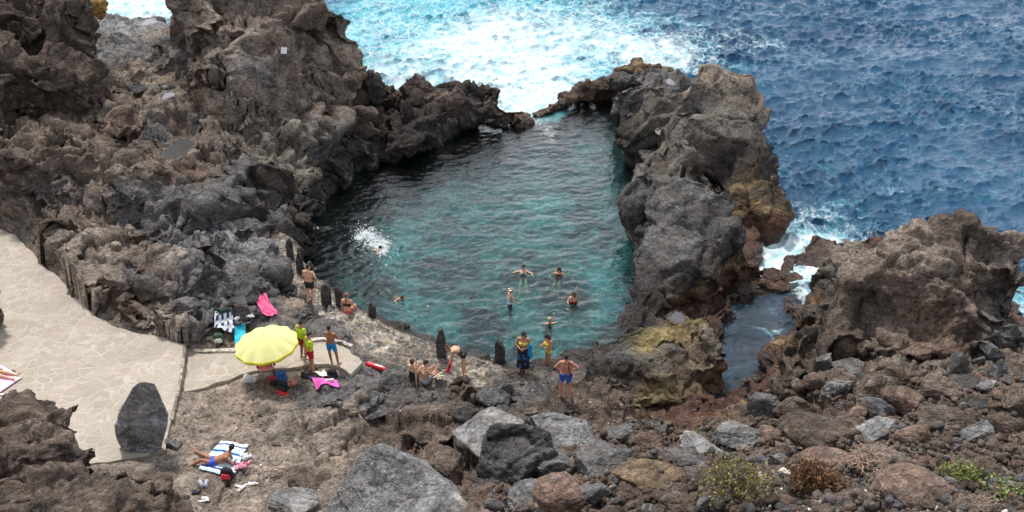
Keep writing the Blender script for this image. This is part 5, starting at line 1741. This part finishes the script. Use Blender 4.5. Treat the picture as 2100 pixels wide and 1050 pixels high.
r17, _ = person(G(1124, 752), R(120), dict(elL=(-.24, .06, 1.16), wrL=(-.08, .28, 1.20), elR=(.24, .06, 1.16), wrR=(.08, .28, 1.20), look=(0, .7, -.8), head=(0, .07, 1.59)),
                "dark haired woman in a yellow bikini looking down at a phone", 'tan', [("bikini_top", [('torso', .46, .74)], cloth((.82, .68, .06)), .010), ("bikini_bottom", BRIEF, cloth((.82, .68, .06)), .010)],
                'long', (.02, .012, .01), female=True, scale=.97, z_off=-.12)
child_blob("phone", r17, [((-.03, .38, 1.24), (.03, .38, 1.24), .03, .03, (1, .25, 1.4))], cloth((.5, .5, .55)), .008, 0)
r18, _ = person(G(1159, 814), R(-8), dict(elL=(-.36, -.02, 1.22), wrL=(-.24, .10, 1.05), elR=(.40, -.02, 1.24), wrR=(.20, .06, 1.06), knL=(-.15, .03, .5), anL=(-.17, -.02, .08), toL=(-.19, .15, .03), anR=(.17, -.02, .08), toR=(.2, .15, .03), knR=(.14, .03, .5)),
                "broad shirtless man in blue patterned trunks with a black strap over one shoulder", 'red', [("swim_trunks", TR(.6), cloth((.02, .05, .32), "patches", (.10, .28, .70), 9.0), .02), ("shoes", [('foot', -.6, 1.6)], cloth(BLACK), .012)], scale=1.06, bulk=1.14)
child_blob("strap", r18, [((.12, -.075, 1.50), (.10, -.155, 1.35), .016), ((.10, -.155, 1.35), (.14, -.16, 1.15), .016), ((.14, -.16, 1.15), (.22, -.1, .95), .016)], cloth(BLACK), .01, 0)

# lying on the striped towel
g = G(440, 952)
LIE = dict(pel=(0, 0, .13), chest=(.30, .08, .22), neck=(.46, .16, .36), head=(.52, .26, .50), look=(-.1, 1, -.1),
           shL=(.40, .26, .28), shR=(.44, -.06, .34), elL=(.46, .30, .06), wrL=(.26, .34, .05), elR=(.62, -.10, .12), wrR=(.60, .12, .06),
           hipL=(-.04, .08, .12), hipR=(-.04, -.09, .12), knL=(-.42, .22, .16), anL=(-.78, .44, .10), toL=(-.88, .58, .14), knR=(-.36, -.10, .22), anR=(-.66, -.16, .06), toR=(-.80, -.24, .05))
person(g, R(-6), LIE, "tanned man in bright blue briefs lying on his side on the striped towel", 'dark', [("swim_briefs", [('torso', -.6, .20), ('thigh', -.6, .22)], cloth((.04, .10, .75)), .010)], scale=1.05)
g = PZ(38, 778, PLAZA_Z)
person((g[0] - .86, g[1] + .22, PLAZA_Z + .02), R(-14), dict(LIE, chest=(-.42, 0, .14), pel=(-.1, 0, .13), neck=(-.62, 0, .16), head=(-.78, 0, .2), look=(0, 0, 1), shL=(-.55, .17, .14), shR=(-.55, -.17, .14), elL=(-.35, .28, .06), wrL=(-.12, .30, .06), elR=(-.35, -.28, .06), wrR=(-.12, -.30, .06),
       hipL=(-.06, .09, .12), hipR=(-.06, -.09, .12), knL=(.38, .10, .12), anL=(.80, .10, .07), toL=(.90, .14, .18), knR=(.38, -.14, .12), anR=(.80, -.16, .07), toR=(.90, -.2, .18)),
       "sunbather lying on the paved terrace with only legs in view at the left edge", 'fair', [("swim_shorts", TR(.3), cloth((.03, .05, .6)), .014)], scale=1.0)

# swimmers
def W(px, py): return Vector(PZ(px, py, 0)) - Vector((0, 0, .05))
PRONE = dict(pel=(0, -.55, -.14), chest=(0, -.22, -.07), neck=(0, -.02, .0), head=(0, .14, .10), look=(0, 1, -.1), shL=(-.18, -.08, -.02), elL=(-.34, .14, .0), wrL=(-.30, .38, -.02), shR=(.18, -.08, .0), elR=(.36, .02, .05), wrR=(.34, .28, -.02),
             hipL=(-.09, -.60, -.16), knL=(-.14, -1.0, -.22), anL=(-.15, -1.36, -.2), toL=(-.15, -1.5, -.26), hipR=(.09, -.60, -.16), knR=(.14, -1.0, -.3), anR=(.15, -1.35, -.3), toR=(.15, -1.5, -.35))
SW = "swimmers in the pool"
person(W(776, 510), R(-125), dict(PRONE, elR=(.32, .12, .12), wrR=(.36, .40, .02)), "swimmer doing a front stroke beside white splashes on the pool's left side", 'fair', [("swim_shorts", TR(.4), cloth(NAVY), .012)], group=SW, scale=1.05)
person(W(822, 612), R(-140), PRONE, "swimmer low in the water between the splashing swimmer and the short leaning post", 'red', [("swim_shorts", TR(.4), cloth(BLACK), .012)], group=SW)
TREAD = dict(pel=(0, -.30, -.42), chest=(0, -.10, -.12), neck=(0, .0, .06), head=(0, .05, .20), look=(0, 1, -.2), shL=(-.18, 0, .03), elL=(-.42, .10, .03), wrL=(-.52, .34, -.02), shR=(.18, 0, .03), elR=(.42, .10, .03), wrR=(.56, .34, -.02),
             hipL=(-.09, -.34, -.46), knL=(-.16, -.30, -.9), anL=(-.14, -.62, -1.2), toL=(-.14, -.6, -1.35), hipR=(.09, -.34, -.46), knR=(.2, -.30, -.86), anR=(.2, -.68, -1.1), toR=(.2, -.7, -1.25))
BACKW = dict(pel=(0, .34, -.20), chest=(0, .12, -.06), neck=(0, .0, .08), head=(0, -.03, .22), look=(0, 1, -.2), shL=(-.18, 0, .04), elL=(-.38, .14, .02), wrL=(-.42, .40, -.03), shR=(.18, 0, .04), elR=(.40, .10, .05), wrR=(.56, .30, .0),
             hipL=(-.09, .40, -.22), knL=(-.14, .80, -.28), anL=(-.16, 1.15, -.5), toL=(-.16, 1.3, -.5), hipR=(.09, .40, -.22), knR=(.16, .80, -.3), anR=(.2, 1.1, -.55), toR=(.2, 1.25, -.55))
person(W(1073, 557), R(180), BACKW, "swimmer in black with both arms spread wide, legs showing under the water", 'fair', [("swimsuit", [('torso', -.6, .6)], cloth(BLACK), .010)], group=SW, scale=1.08)
person(W(1146, 560), R(170), dict(BACKW, elL=(-.34, .10, .0), wrL=(-.30, .34, -.05), elR=(.34, .10, .0), wrR=(.32, .34, -.05), look=(.2, 1, -.5)), "dark haired swimmer in dark red top treading water near the pool's middle", 'tan', [("swimsuit", [('torso', .1, .75)], cloth((.10, .01, .015)), .010)], 'bob', (.03, .012, .01), group=SW, female=True)
up_ = dict(pel=(0, 0, -.02), chest=(0, .02, .30), neck=(0, .03, .50), head=(0, .07, .64), look=(0, .9, -.4), shL=(-.16, .02, .45), elL=(-.24, .06, .20), wrL=(-.18, .28, .08), shR=(.16, .02, .45), elR=(.24, .10, .20), wrR=(.24, .36, .06),
           hipL=(-.09, 0, -.06), knL=(-.1, .05, -.45), anL=(-.1, 0, -.86), toL=(-.1, .15, -.9), hipR=(.09, 0, -.06), knR=(.1, .05, -.45), anR=(.1, 0, -.86), toR=(.1, .15, -.9))
r7, _ = person(W(1045, 620), R(-75), up_, "fair haired woman in a white visor and pale swimsuit standing waist deep in the pool", 'fair', [("swimsuit", [('torso', -.1, .72)], cloth((.62, .68, .80)), .010), ("skirt", [('torso', -.6, .0), ('thigh', -.5, .3)], cloth((.05, .045, .02)), .01)], 'pony', (.42, .25, .12), group=SW, female=True)
child_blob("visor", r7, [((-.05, .14, .70), (.05, .14, .70), .03, .03, (1, 1.2, .35)), ((-.06, .03, .70), (.06, .03, .70), .075, .075, (1, 1, .3))], cloth((.85, .85, .85)), .01, 0)
person(W(1176, 618), R(160), dict(up_, pel=(0, 0, -.25), chest=(0, .02, .08), neck=(0, .03, .28), head=(0, .07, .42), shL=(-.16, .02, .23), elL=(-.20, .0, .46), wrL=(-.17, .04, .70), shR=(.16, .02, .23), elR=(.22, .14, .08), wrR=(.12, .36, .0), hipL=(-.09, 0, -.3), hipR=(.09, 0, -.3),
       knL=(-.1, .2, -.7), knR=(.1, .2, -.7), anL=(-.1, .1, -1.1), anR=(.1, .1, -1.1), toL=(-.1, .25, -1.15), toR=(.1, .25, -1.15)),
       "woman in a red top with one arm raised, rightmost of the bathers in the pool", 'fair', [("bikini_top", BRA, cloth((.35, .02, .04)), .010)], 'long', (.08, .03, .02), group=SW, female=True)
person(W(1127, 664), R(10), dict(up_, pel=(0, .15, -.42), chest=(0, .06, -.12), neck=(0, .0, .08), head=(0, .02, .23), look=(0, 1, 0), shL=(-.17, 0, .04), elL=(-.34, .10, -.02), wrL=(-.30, .34, -.08), shR=(.17, 0, .04), elR=(.34, .08, .04), wrR=(.46, -.08, -.02), hipL=(-.09, .2, -.45), hipR=(.09, .2, -.45),
       knL=(-.12, .3, -.85), knR=(.12, .3, -.85), anL=(-.12, .1, -1.2), anR=(.12, .1, -1.2), toL=(-.12, .25, -1.3), toR=(.12, .25, -1.3)),
       "blond haired bather seen from behind, nearest to the pool's near shore", 'fair', [("swimsuit", [('torso', -.3, .66)], cloth((.05, .02, .01)), .010)], 'bun', (.50, .36, .18), group=SW, female=True)

# splash round the front stroke swimmer
rs = np.random.RandomState(4)
V0, F0 = _ico(1)
Vs, Fs = [], []
k = 0
for (px, py, hw, hh, n, hgt) in [(752, 484, 24, 16, 1300, .3), (775, 494, 16, 10, 500, .2), (786, 516, 18, 12, 500, .1), (762, 504, 8, 6, 260, .3), (790, 500, 12, 8, 260, .2)]:
    for i in range(n):
        a, r = rs.uniform(0, 6.28), abs(rs.normal()) * .75
        p = PZ(px + math.cos(a) * r * hw, py + math.sin(a) * r * hh, 0)
        s = .006 + .020 * rs.rand() ** 3
        z = abs(rs.normal()) * hgt * .4 * max(0, 1 - r * .6) * (rs.rand() < .5) + .012
        Vs.append(V0 * s * np.array([1.6, 1.6, .7]) + [p[0], p[1], z]); Fs.append(F0 + k * len(V0)); k += 1
me = mesh_np("splash", np.concatenate(Vs), np.concatenate(Fs))
tag(link_mesh("splash", me, plain("white_water", (.85, .9, .92), .4)), kind="stuff")

# ================================================================== THINGS PEOPLE BROUGHT
def sheet(name, quad, mat, label, cat="towel", n=34, wr=.03, lift=.06, th=.012, seed=0, parent=None, ragged=0.0):
    """a cloth laid on the ground; quad = four picture corners"""
    rs = np.random.RandomState(seed)
    a, b, c, d = [np.array(G(*q_)) for q_ in quad]
    zm = float(np.median([p_[2] for p_ in (a, b, c, d)]))
    a, b, c, d = [np.array(PZ(q_[0], q_[1], zm)) for q_ in quad]
    us = np.linspace(0, 1, n)
    pts = []
    for v in us:
        for u in us:
            p = (a * (1 - u) + b * u) * (1 - v) + (d * (1 - u) + c * u) * v
            pts.append(p)
    P = np.array(pts)
    U = np.array([(u, v) for v in us for u in us])
    w = fbm(np.c_[U * 3.5 + seed, 0 * U[:, :1]], seed + 3, 3)
    w2 = fbm(np.c_[U[:, 1:] * 2 + seed + 4, U[:, :1] * 9, 0 * U[:, :1]], seed + 8, 2)
    P[:, 0] += ragged * fbm(np.c_[U * 2.2 + 9, 0 * U[:, :1]], 5, 2); P[:, 1] += ragged * fbm(np.c_[U * 2.2 + 19, 0 * U[:, :1]], 6, 2)
    base = np.array([ground(x, y, 8.0) for x, y, z in P])
    # cloth bridges small dips
    bb = base.reshape(n, n)
    base = np.clip(base, np.median(base) - .3, np.median(base) + .22)
    bb = base.reshape(n, n)
    for _ in range(40):
        pd = np.pad(bb, 1, mode='edge')
        bb = np.maximum(bb, (pd[:-2, 1:-1] + pd[2:, 1:-1] + pd[1:-1, :-2] + pd[1:-1, 2:]) / 4)
    P[:, 2] = bb.ravel() + lift + np.abs(w) * wr + np.abs(w2) * wr * .5
    idx = np.arange(n * n).reshape(n, n)
    top = np.stack([idx[:-1, :-1], idx[1:, :-1], idx[1:, 1:], idx[:-1, 1:]], -1).reshape(-1, 4)
    N2 = n * n
    bot = top[:, ::-1] + N2
    e = np.r_[idx[0, :], idx[1:, -1], idx[-1, -2::-1], idx[-2:0:-1, 0]]
    e2 = np.roll(e, -1)
    rim = np.stack([e, e2, e2 + N2, e + N2], -1)
    me = mesh_np(name, np.r_[P, P - [0, 0, th]], np.r_[top, bot, rim])
    uv = me.uv_layers.new(name="UVMap")
    lp = np.empty(len(me.loops), np.int32); me.loops.foreach_get("vertex_index", lp)
    UU = np.r_[U, U].astype(np.float32)
    uv.data.foreach_set("uv", UU[lp].ravel())
    o = link_mesh(name, me, mat, parent)
    bm = bmesh.new(); bm.from_mesh(me); bmesh.ops.recalc_face_normals(bm, faces=bm.faces); bm.to_mesh(me); bm.free()
    if label: tag(o, label, cat)
    return o


sheet("beach_towel", [(455, 909), (510, 916), (478, 988), (408, 972)], cloth((.80, .86, .88), "stripes", (.02, .06, .24), 8.0), "large blue and white striped towel under the man in blue briefs", wr=.05, ragged=.12)
sheet("beach_towel", [(640, 780), (692, 784), (696, 799), (648, 799)], cloth((.85, .12, .48)), "flat pink towel spread on the rock below the black backpack", wr=.02, ragged=.06)
sheet("beach_towel", [(516, 617), (546, 614), (570, 640), (538, 645)], cloth((.80, .09, .27), "patches", (.85, .25, .42), 20.0), "crumpled pink towel on the rocks above the yellow parasol", wr=.14, ragged=.2, seed=3)
sheet("beach_towel", [(481, 680), (505, 676), (506, 712), (482, 712)], cloth((.03, .52, .66)), "turquoise towel half hidden behind the left side of the yellow parasol", wr=.10, ragged=.1, seed=4)
sheet("beach_towel", [(446, 632), (480, 634), (474, 664), (437, 662)], cloth((.75, .77, .80), "check", (.03, .04, .13), 7.0), "white and navy patterned towel on the rocks left of the crumpled pink towel", wr=.08, ragged=.1, seed=5)
sheet("clothes", [(642, 762), (664, 760), (688, 776), (664, 778)], cloth((.80, .80, .78)), "white clothes spread between the lifeguard's feet and the black backpack", "clothes", wr=.09, ragged=.15, seed=6)
_lt = [(-60, 748), (4, 752), (46, 776), (-6, 812)]
sheet("beach_towel", _lt, cloth((.86, .55, .72), "patches", (.82, .84, .72), 1.6), "pale pink and white towel on the terrace at the left edge", wr=.02)
sheet("red_towel", [(930, 728), (938, 730), (944, 752), (931, 752)], cloth((.72, .03, .09)), "red towel held by the bending woman", wr=.02, n=8)
# the held towel hangs from her hands
o = bpy.data.objects["red_towel"]; bpy.data.objects.remove(o)
h1_ = world_of(rb_, (-.12, .50, .55)); h2_ = world_of(rb_, (.12, .50, .55))
Vt, Ft = [], []
for j in range(9):
    for i in range(9):
        u, v = i / 8, j / 8
        p = h1_.lerp(h2_, u * 1.5 - .25) + Vector((.06 * math.sin(u * 9 + v * 3) - .10 * v, .06 * math.sin(u * 12), -.42 * v))
        Vt.append(p)
for j in range(8):
    for i in range(8): Ft.append((j * 9 + i, j * 9 + i + 1, j * 9 + i + 10, j * 9 + i + 9))
me = bpy.data.meshes.new("held_towel"); me.from_pydata(Vt, [], Ft); me.update()
o = tag(link_mesh("held_towel", me, cloth((.72, .03, .09))), "red towel hanging from the bending woman's hands", "towel")
sm = o.modifiers.new("t", 'SOLIDIFY'); sm.thickness = .02


def lump(name, px, py, parts, label, cat, voxel=.012, base_z=None, rz=0.0):
    """a soft thing made of named parts: [(part name, capsules in metres, material)]; one part alone is the thing itself"""
    loc = G(px, py)
    if len(parts) == 1:
        b = Blob()
        for c in parts[0][1]: b.cap(*c)
        o = link_mesh(name, b.mesh(name, voxel, 2), parts[0][2])
        P = get_co(o.data); N = get_no(o.data)
        set_co(o.data, P + N * (.012 * fbm(P * 12 + px, 3, 3))[:, None])
        o.location = loc; o.rotation_euler = (0, 0, rz)
        return tag(o, label, cat)
    root = tag(empty(name, loc, rz), label, cat)
    for pn, caps, mat in parts:
        b = Blob()
        for c in caps: b.cap(*c)
        o = link_mesh(pn, b.mesh(pn, voxel, 1), mat, root)
        P = get_co(o.data); N = get_no(o.data)
        set_co(o.data, P + N * (.006 * fbm(P * 14 + px, 3, 3))[:, None])
    return root


def backpack(name, px, py, w, h, c, c2, label, rz=0.0, badge=None, cat="backpack"):
    m = cloth(c)
    parts = [("bag_body", [((-w * .3, 0, .10), (-w * .28, 0, h - .13), .12, .09), ((w * .3, 0, .10), (w * .28, 0, h - .13), .12, .09), ((-w * .2, 0, h - .1), (w * .2, 0, h - .1), .10)], m),
             ("front_pocket", [((-w * .2, -.12, .12), (w * .2, -.12, .12), .085), ((-w * .18, -.11, .18), (w * .18, -.11, .18), .07)], cloth(c2)),
             ("handle", [((-.05, 0, h - .02), (-.03, 0, h + .04), .012), ((-.03, 0, h + .04), (.03, 0, h + .04), .012), ((.03, 0, h + .04), (.05, 0, h - .02), .012)], m),
             ("shoulder_strap", [((-w * .3, .10, h - .08), (-w * .34, .17, h * .5), .02), ((-w * .34, .17, h * .5), (-w * .3, .11, .08), .02)], m)]
    if badge: parts.append(("badge", [((0, -.205, .13), (0, -.207, .13), .05, .05, (1, .25, 1))], cloth(badge)))
    return lump(name, px, py, parts, label, cat, .012, rz=rz)


backpack("backpack", 682, 777, .34, .44, (.015, .015, .017), (.02, .02, .022), "black backpack with a round white badge on its front, beside the flat pink towel", 0, (.7, .7, .7))
backpack("backpack", 577, 782, .40, .46, (.02, .10, .34), (.015, .08, .28), "blue bag at the foot of the parasol pole", R(30))
backpack("backpack", 562, 787, .36, .34, (.30, .015, .03), (.015, .014, .018), "dark red and black bag left of the blue bag under the parasol", R(10))
backpack("backpack", 582, 800, .34, .42, (.013, .013, .015), (.02, .02, .02), "black bag with red shoes in front of it, below the blue bag", R(-20))
backpack("tote_bag", 449, 702, .36, .42, (.05, .10, .06), (.72, .76, .62), "white and dark green striped bag on the rocks left of the turquoise towel", R(10), cat="bag")
backpack("backpack", 628, 772, .36, .28, (.025, .024, .024), (.04, .03, .03), "dark grey bag beside the feet of the person in yellow green shirt", R(40))
backpack("backpack", 467, 980, .42, .40, (.014, .012, .015), (.60, .03, .07), "black bag with a red pocket at the lower right of the striped towel", R(-10))
backpack("backpack", 526, 650, .30, .26, (.02, .02, .025), (.03, .03, .03), "small black bag below the crumpled pink towel", R(20))


def heap(name, px, py, w, h, c, label, cat, seed=0, kind="plain", c2=None, d=None):
    rs = random.Random(seed + int(px))
    caps = []
    d = d or w * .7
    for k in range(8):
        x, y = rs.uniform(-1, 1) * w * .35, rs.uniform(-1, 1) * d * .35
        caps.append(((x, y, h * .3), (x + rs.uniform(-.4, .4) * w, y + rs.uniform(-.3, .3) * d, h * rs.uniform(.25, .75)), h * rs.uniform(.22, .4), h * rs.uniform(.15, .35)))
    return lump(name, px, py, [(name, caps, cloth(c, kind, c2, 16.0))], label, cat, .012)


heap("plastic_bag", 513, 783, .36, .34, (.55, .58, .62), "white and grey plastic bag left of the parasol pole", "bag", 1)
heap("clothes_heap", 598, 790, .40, .24, (.52, .16, .10), "orange red and grey clothes right of the blue bag", "clothes", 2, "patches", (.3, .33, .38))
heap("clothes_heap", 460, 640, .50, .22, (.01, .035, .035), "dark green clothes lying on top of the navy patterned towel", "clothes", 3)
heap("clothes_heap", 510, 650, .46, .16, (.58, .60, .62), "white clothes between the patterned towel and the crumpled pink towel", "clothes", 4)
heap("clothes_heap", 496, 960, .52, .20, (.62, .10, .20), "red white and blue clothes at the right edge of the striped towel", "clothes", 5, "patches", (.70, .74, .82))
heap("clothes_heap", 900, 775, .46, .16, (.62, .56, .40), "cream bundle with dark dots beside the man with white shoes", "clothes", 6, "patches", (.08, .07, .05))
heap("cap", 405, 1012, .30, .16, (.02, .022, .03), "dark blue cap on the rock at the lower left of the striped towel", "cap", 7)
heap("sun_hat", 421, 1026, .34, .12, (.80, .80, .80), "white hat lying below the dark cap", "hat", 8)
heap("sun_hat", 513, 995, .40, .12, (.84, .84, .84), "white hat right of the white sandals, below the striped towel", "hat", 9)
heap("clothes_heap", 1036, 762, .24, .12, (.10, .10, .11), "small dark and white bundle at the foot of the slanting topped post", "clothes", 10, "patches", (.65, .65, .68))
heap("clothes_heap", 1090, 757, .34, .14, (.02, .02, .02), "black bundle between the two women standing on the rim", "clothes", 12)
heap("clothes_heap", 384, 640, .42, .14, (.03, .035, .04), "dark bundle in the hollow of the rocks, left of the patterned towel", "clothes", 11, "patches", (.5, .5, .5))

# shoes: a pair is two things seen side by side
SHOE = {}


def shoe(px, py, rz, c, label, s=1.0, sandal=False, cat="shoe", sole=(.5, .5, .5), group=None):
    loc = G(px, py)
    nm = "sandal" if sandal else "shoe"
    root = tag(empty(nm, loc + Vector((0, 0, .01)), rz), label, cat, group)
    b = Blob(); b.cap((0, -.10, .015), (0, .10, .015), .045, .052, (1, 1, .35))
    link_mesh("sole", b.mesh("sole", .007, 1), cloth(sole), root)
    b = Blob()
    if sandal:
        b.cap((-.045, .05, .02), (0, .06, .055), .012); b.cap((0, .06, .055), (.045, .05, .02), .012); b.cap((0, .11, .03), (0, .06, .055), .010)
    else:
        b.cap((0, -.10, .05), (0, .02, .05), .042, .045); b.cap((0, .0, .04), (0, .11, .035), .045, .036); b.cap((0, -.09, .07), (0, -.04, .08), .035)
    link_mesh("upper", b.mesh("upper", .007, 1), cloth(c), root)
    root.scale = (s * 1.1,) * 3
    return root


for i, (px, py, rz, c, lb, sd, cat) in enumerate([
    (499, 938, -40, (.85, .85, .85), "left white canvas shoe on the right side of the striped towel", False, "shoe"), (507, 941, -46, (.85, .85, .85), "right white canvas shoe on the right side of the striped towel", False, "shoe"),
    (488, 998, 70, (.72, .74, .66), "pale sandal pointing left, below the striped towel", True, "sandal"), (496, 1002, 150, (.72, .74, .66), "pale sandal pointing down, below the striped towel", True, "sandal"),
    (413, 994, 30, (.40, .44, .50), "left grey running shoe below the left corner of the striped towel", False, "shoe"), (423, 994, 10, (.40, .44, .50), "right grey running shoe below the left corner of the striped towel", False, "shoe"),
    (575, 808, -100, (.60, .02, .02), "upper red shoe in front of the black bag under the parasol", False, "shoe"), (583, 812, -75, (.60, .02, .02), "lower red shoe in front of the black bag under the parasol", False, "shoe"),
    (634, 777, 60, (.06, .05, .22), "left navy and white shoe at the feet of the person in yellow green shirt", False, "shoe"), (641, 779, 40, (.06, .05, .22), "right navy and white shoe at the feet of the person in yellow green shirt", False, "shoe"),
    (676, 783, -60, (.75, .70, .58), "cream shoe at the lower end of the spread white clothes", False, "shoe"), (488, 655, -30, (.8, .78, .74), "white shoe right of the navy patterned towel", False, "shoe"),
    (21, 764, -70, (.04, .06, .05), "upper dark green sandal on the terrace near the left edge", True, "sandal"), (25, 770, -100, (.04, .06, .05), "lower dark green sandal on the terrace near the left edge", True, "sandal"),
    (8, 810, -90, (.35, .02, .20), "purple sandal below the pale pink towel", True, "sandal")]):
    shoe(px, py, R(rz), c, lb, 1.15, sd, cat, (.6, .6, .6) if sum(c) > .5 else (.08, .08, .08))

# red rescue buoy
rb = lump("rescue_buoy", 773, 756, [("float_body", [((-.33, .17, .09), (.33, -.17, .09), .105, .095)], plain("buoy_red", (.62, .02, .03), .35)),
                                    ("end_cap", [((-.40, .20, .09), (-.36, .18, .09), .08)], cloth((.35, .01, .02))),
                                    ("white_band", [((-.04, .02, .135), (.22, -.11, .135), .066, .062)], plain("buoy_white", (.75, .70, .68), .5)),
                                    ("tow_rope", [((-.42, .21, .09), (-.46, .10, .05), .02), ((-.46, .10, .05), (-.30, .02, .04), .018)], cloth((.2, .01, .02)))],
          "red lifeguard rescue buoy with a white band lying on the rim rocks", "buoy", .012)

# parasol
pg = G(563, 772)
root = tag(empty("parasol", pg), "large yellow beach parasol with a pale scalloped edge over the bags", "parasol")
tilt = Matrix.Rotation(R(-4), 4, 'Y') @ Matrix.Rotation(R(4), 4, 'X')
NP, RAD, HT = 12, 1.17, 2.02
V, F = [], []
rings = 9
for j in range(rings + 1):
    u = j / rings
    for k in range(NP * 4):
        a = 2 * math.pi * k / (NP * 4)
        sag = (1 - .035 * u * (1 - abs(math.cos(a * NP / 2)))) * (math.cos(math.pi / NP) / math.cos((a % (2 * math.pi / NP)) - math.pi / NP)) ** .85
        r = RAD * u * sag
        V.append((r * math.cos(a), r * math.sin(a), HT - .46 * u ** 1.75 - (.025 * u * (1 - abs(math.cos(a * NP / 2))))))
n = NP * 4
for j in range(rings):
    for k in range(n): F.append((j * n + k, j * n + (k + 1) % n, (j + 1) * n + (k + 1) % n, (j + 1) * n + k))
M_CAN = NT("parasol_fabric")
co = M_CAN.new("ShaderNodeTexCoord").outputs["Object"]
v = M_CAN.mapr(M_CAN.noise(co, 3, 4, .6), .3, .7, .94, 1.06)
cc = M_CAN.mix(1.0, (.90, .89, .42, 1), M_CAN.new("ShaderNodeCombineColor", i_0=v, i_1=v, i_2=v).outputs[0], 'MULTIPLY')
df = M_CAN.new("ShaderNodeBsdfDiffuse"); M_CAN.put(df, "Color", cc)
tl = M_CAN.new("ShaderNodeBsdfTranslucent"); M_CAN.put(tl, "Color", cc)
mx = M_CAN.new("ShaderNodeMixShader"); M_CAN.put(mx, "0", .28); M_CAN.put(mx, "1", df.outputs[0]); M_CAN.put(mx, "2", tl.outputs[0])
M_CANM = M_CAN.finish(mx.outputs[0])


def pmesh(name, V, F, mat, parent, tr=None, thick=0, smooth=True):
    me = bpy.data.meshes.new(name); me.from_pydata([(tr @ Vector(v_)) if tr else v_ for v_ in V], [], F); me.update()
    bm = bmesh.new(); bm.from_mesh(me); bmesh.ops.remove_doubles(bm, verts=bm.verts, dist=1e-4); bmesh.ops.recalc_face_normals(bm, faces=bm.faces)
    if thick: bmesh.ops.solidify(bm, geom=bm.faces[:], thickness=thick)
    bm.to_mesh(me); bm.free()
    return link_mesh(name, me, mat, parent, smooth)


can = pmesh("canopy", V, F, M_CANM, root, tilt, .006, False)
Vv, Fv = [], []
for k in range(n):
    x, y, z = V[rings * n + k]
    f_ = .13 + .02 * math.sin(k * 1.57)
    Vv += [(x * 1.002, y * 1.002, z + .005), (x * 1.02, y * 1.02, z - f_ * .5), (x * 1.01, y * 1.01, z - f_)]
for k in range(n):
    a, b_ = k * 3, ((k + 1) % n) * 3
    Fv += [(a, b_, b_ + 1, a + 1), (a + 1, b_ + 1, b_ + 2, a + 2)]
t_ = cloth((.80, .72, .06))
pmesh("valance", Vv, Fv, t_, root, tilt, .006)


def tube(name, a, b, r, mat, parent, tr=None, ns=10, r2=None):
    a, b = Vector(a), Vector(b)
    d = (b - a).normalized(); s = d.orthogonal().normalized(); u = d.cross(s)
    V = []
    for P_, rr in ((a, r), (b, r if r2 is None else r2)):
        for k in range(ns):
            an = 2 * math.pi * k / ns
            V.append(P_ + rr * (math.cos(an) * s + math.sin(an) * u))
    F = [(k, (k + 1) % ns, ns + (k + 1) % ns, ns + k) for k in range(ns)] + [tuple(range(ns - 1, -1, -1)), tuple(range(ns, 2 * ns))]
    return pmesh(name, V, F, mat, parent, tr)


M_POLE = plain("dark_metal", (.04, .04, .045), .4, metal=.3)
tube("pole", (0, 0, -.15), (0, 0, HT - .02), .022, M_POLE, root, tilt)
tube("finial", (0, 0, HT - .02), (0, 0, HT + .07), .018, cloth((.35, .33, .05)), root, tilt, r2=.008)
for k in range(NP):
    a = 2 * math.pi * k / NP
    tube("rib", (0, 0, HT - .05), (math.cos(a) * RAD * .97, math.sin(a) * RAD * .97, HT - .50), .006, M_POLE, root, tilt, 6)

# red folding chair under the parasol
cg = G(548, 772)
root = tag(empty("folding_chair", cg, R(20)), "red folding chair half hidden under the front edge of the parasol", "chair")
M_RC = cloth((.55, .02, .06)); M_PK = cloth((.72, .25, .30))
pmesh("seat", [(-.25, -.22, .42), (.25, -.22, .42), (.25, .22, .38), (-.25, .22, .38)], [(0, 1, 2, 3)], M_PK, root, None, .03)
pmesh("backrest", [(-.25, .22, .42), (.25, .22, .42), (.25, .36, .85), (-.25, .36, .85)], [(0, 1, 2, 3)], M_PK, root, None, .03)
for s_ in (-1, 1):
    pmesh("armrest", [(s_ * .30 - .05, -.26, .62), (s_ * .30 + .05, -.26, .62), (s_ * .30 + .05, .26, .62), (s_ * .30 - .05, .26, .62)], [(0, 1, 2, 3)], M_RC, root, None, .03)
    tube("leg", (s_ * .28, -.26, 0), (s_ * .28, .22, .62), .013, M_POLE, root)
    tube("leg", (s_ * .28, .30, 0), (s_ * .28, -.24, .62), .013, M_POLE, root)
    tube("back_frame", (s_ * .26, .2, .40), (s_ * .26, .37, .88), .013, M_POLE, root)

# small notice plate on the crag
bpy.context.view_layer.update()
d_ = Vector(raydir(582, 104)).normalized()
ok, loc, nr, i_, ob, mx_ = scene.ray_cast(bpy.context.evaluated_depsgraph_get(), Vector((0, 0, CAMZ)), d_)
pl = pmesh("plate", [(-.17, 0, -.16), (.17, 0, -.16), (.17, 0, .18), (-.17, 0, .18)], [(0, 1, 2, 3)], plain("plate_paint", (.55, .56, .56), .5), None, None, .03, False)
pl.location = loc - d_ * .06; pl.rotation_euler = (R(-25), 0, R(-14))
tag(pl, "small pale blank square plate fixed high on the brown crag", "plate")
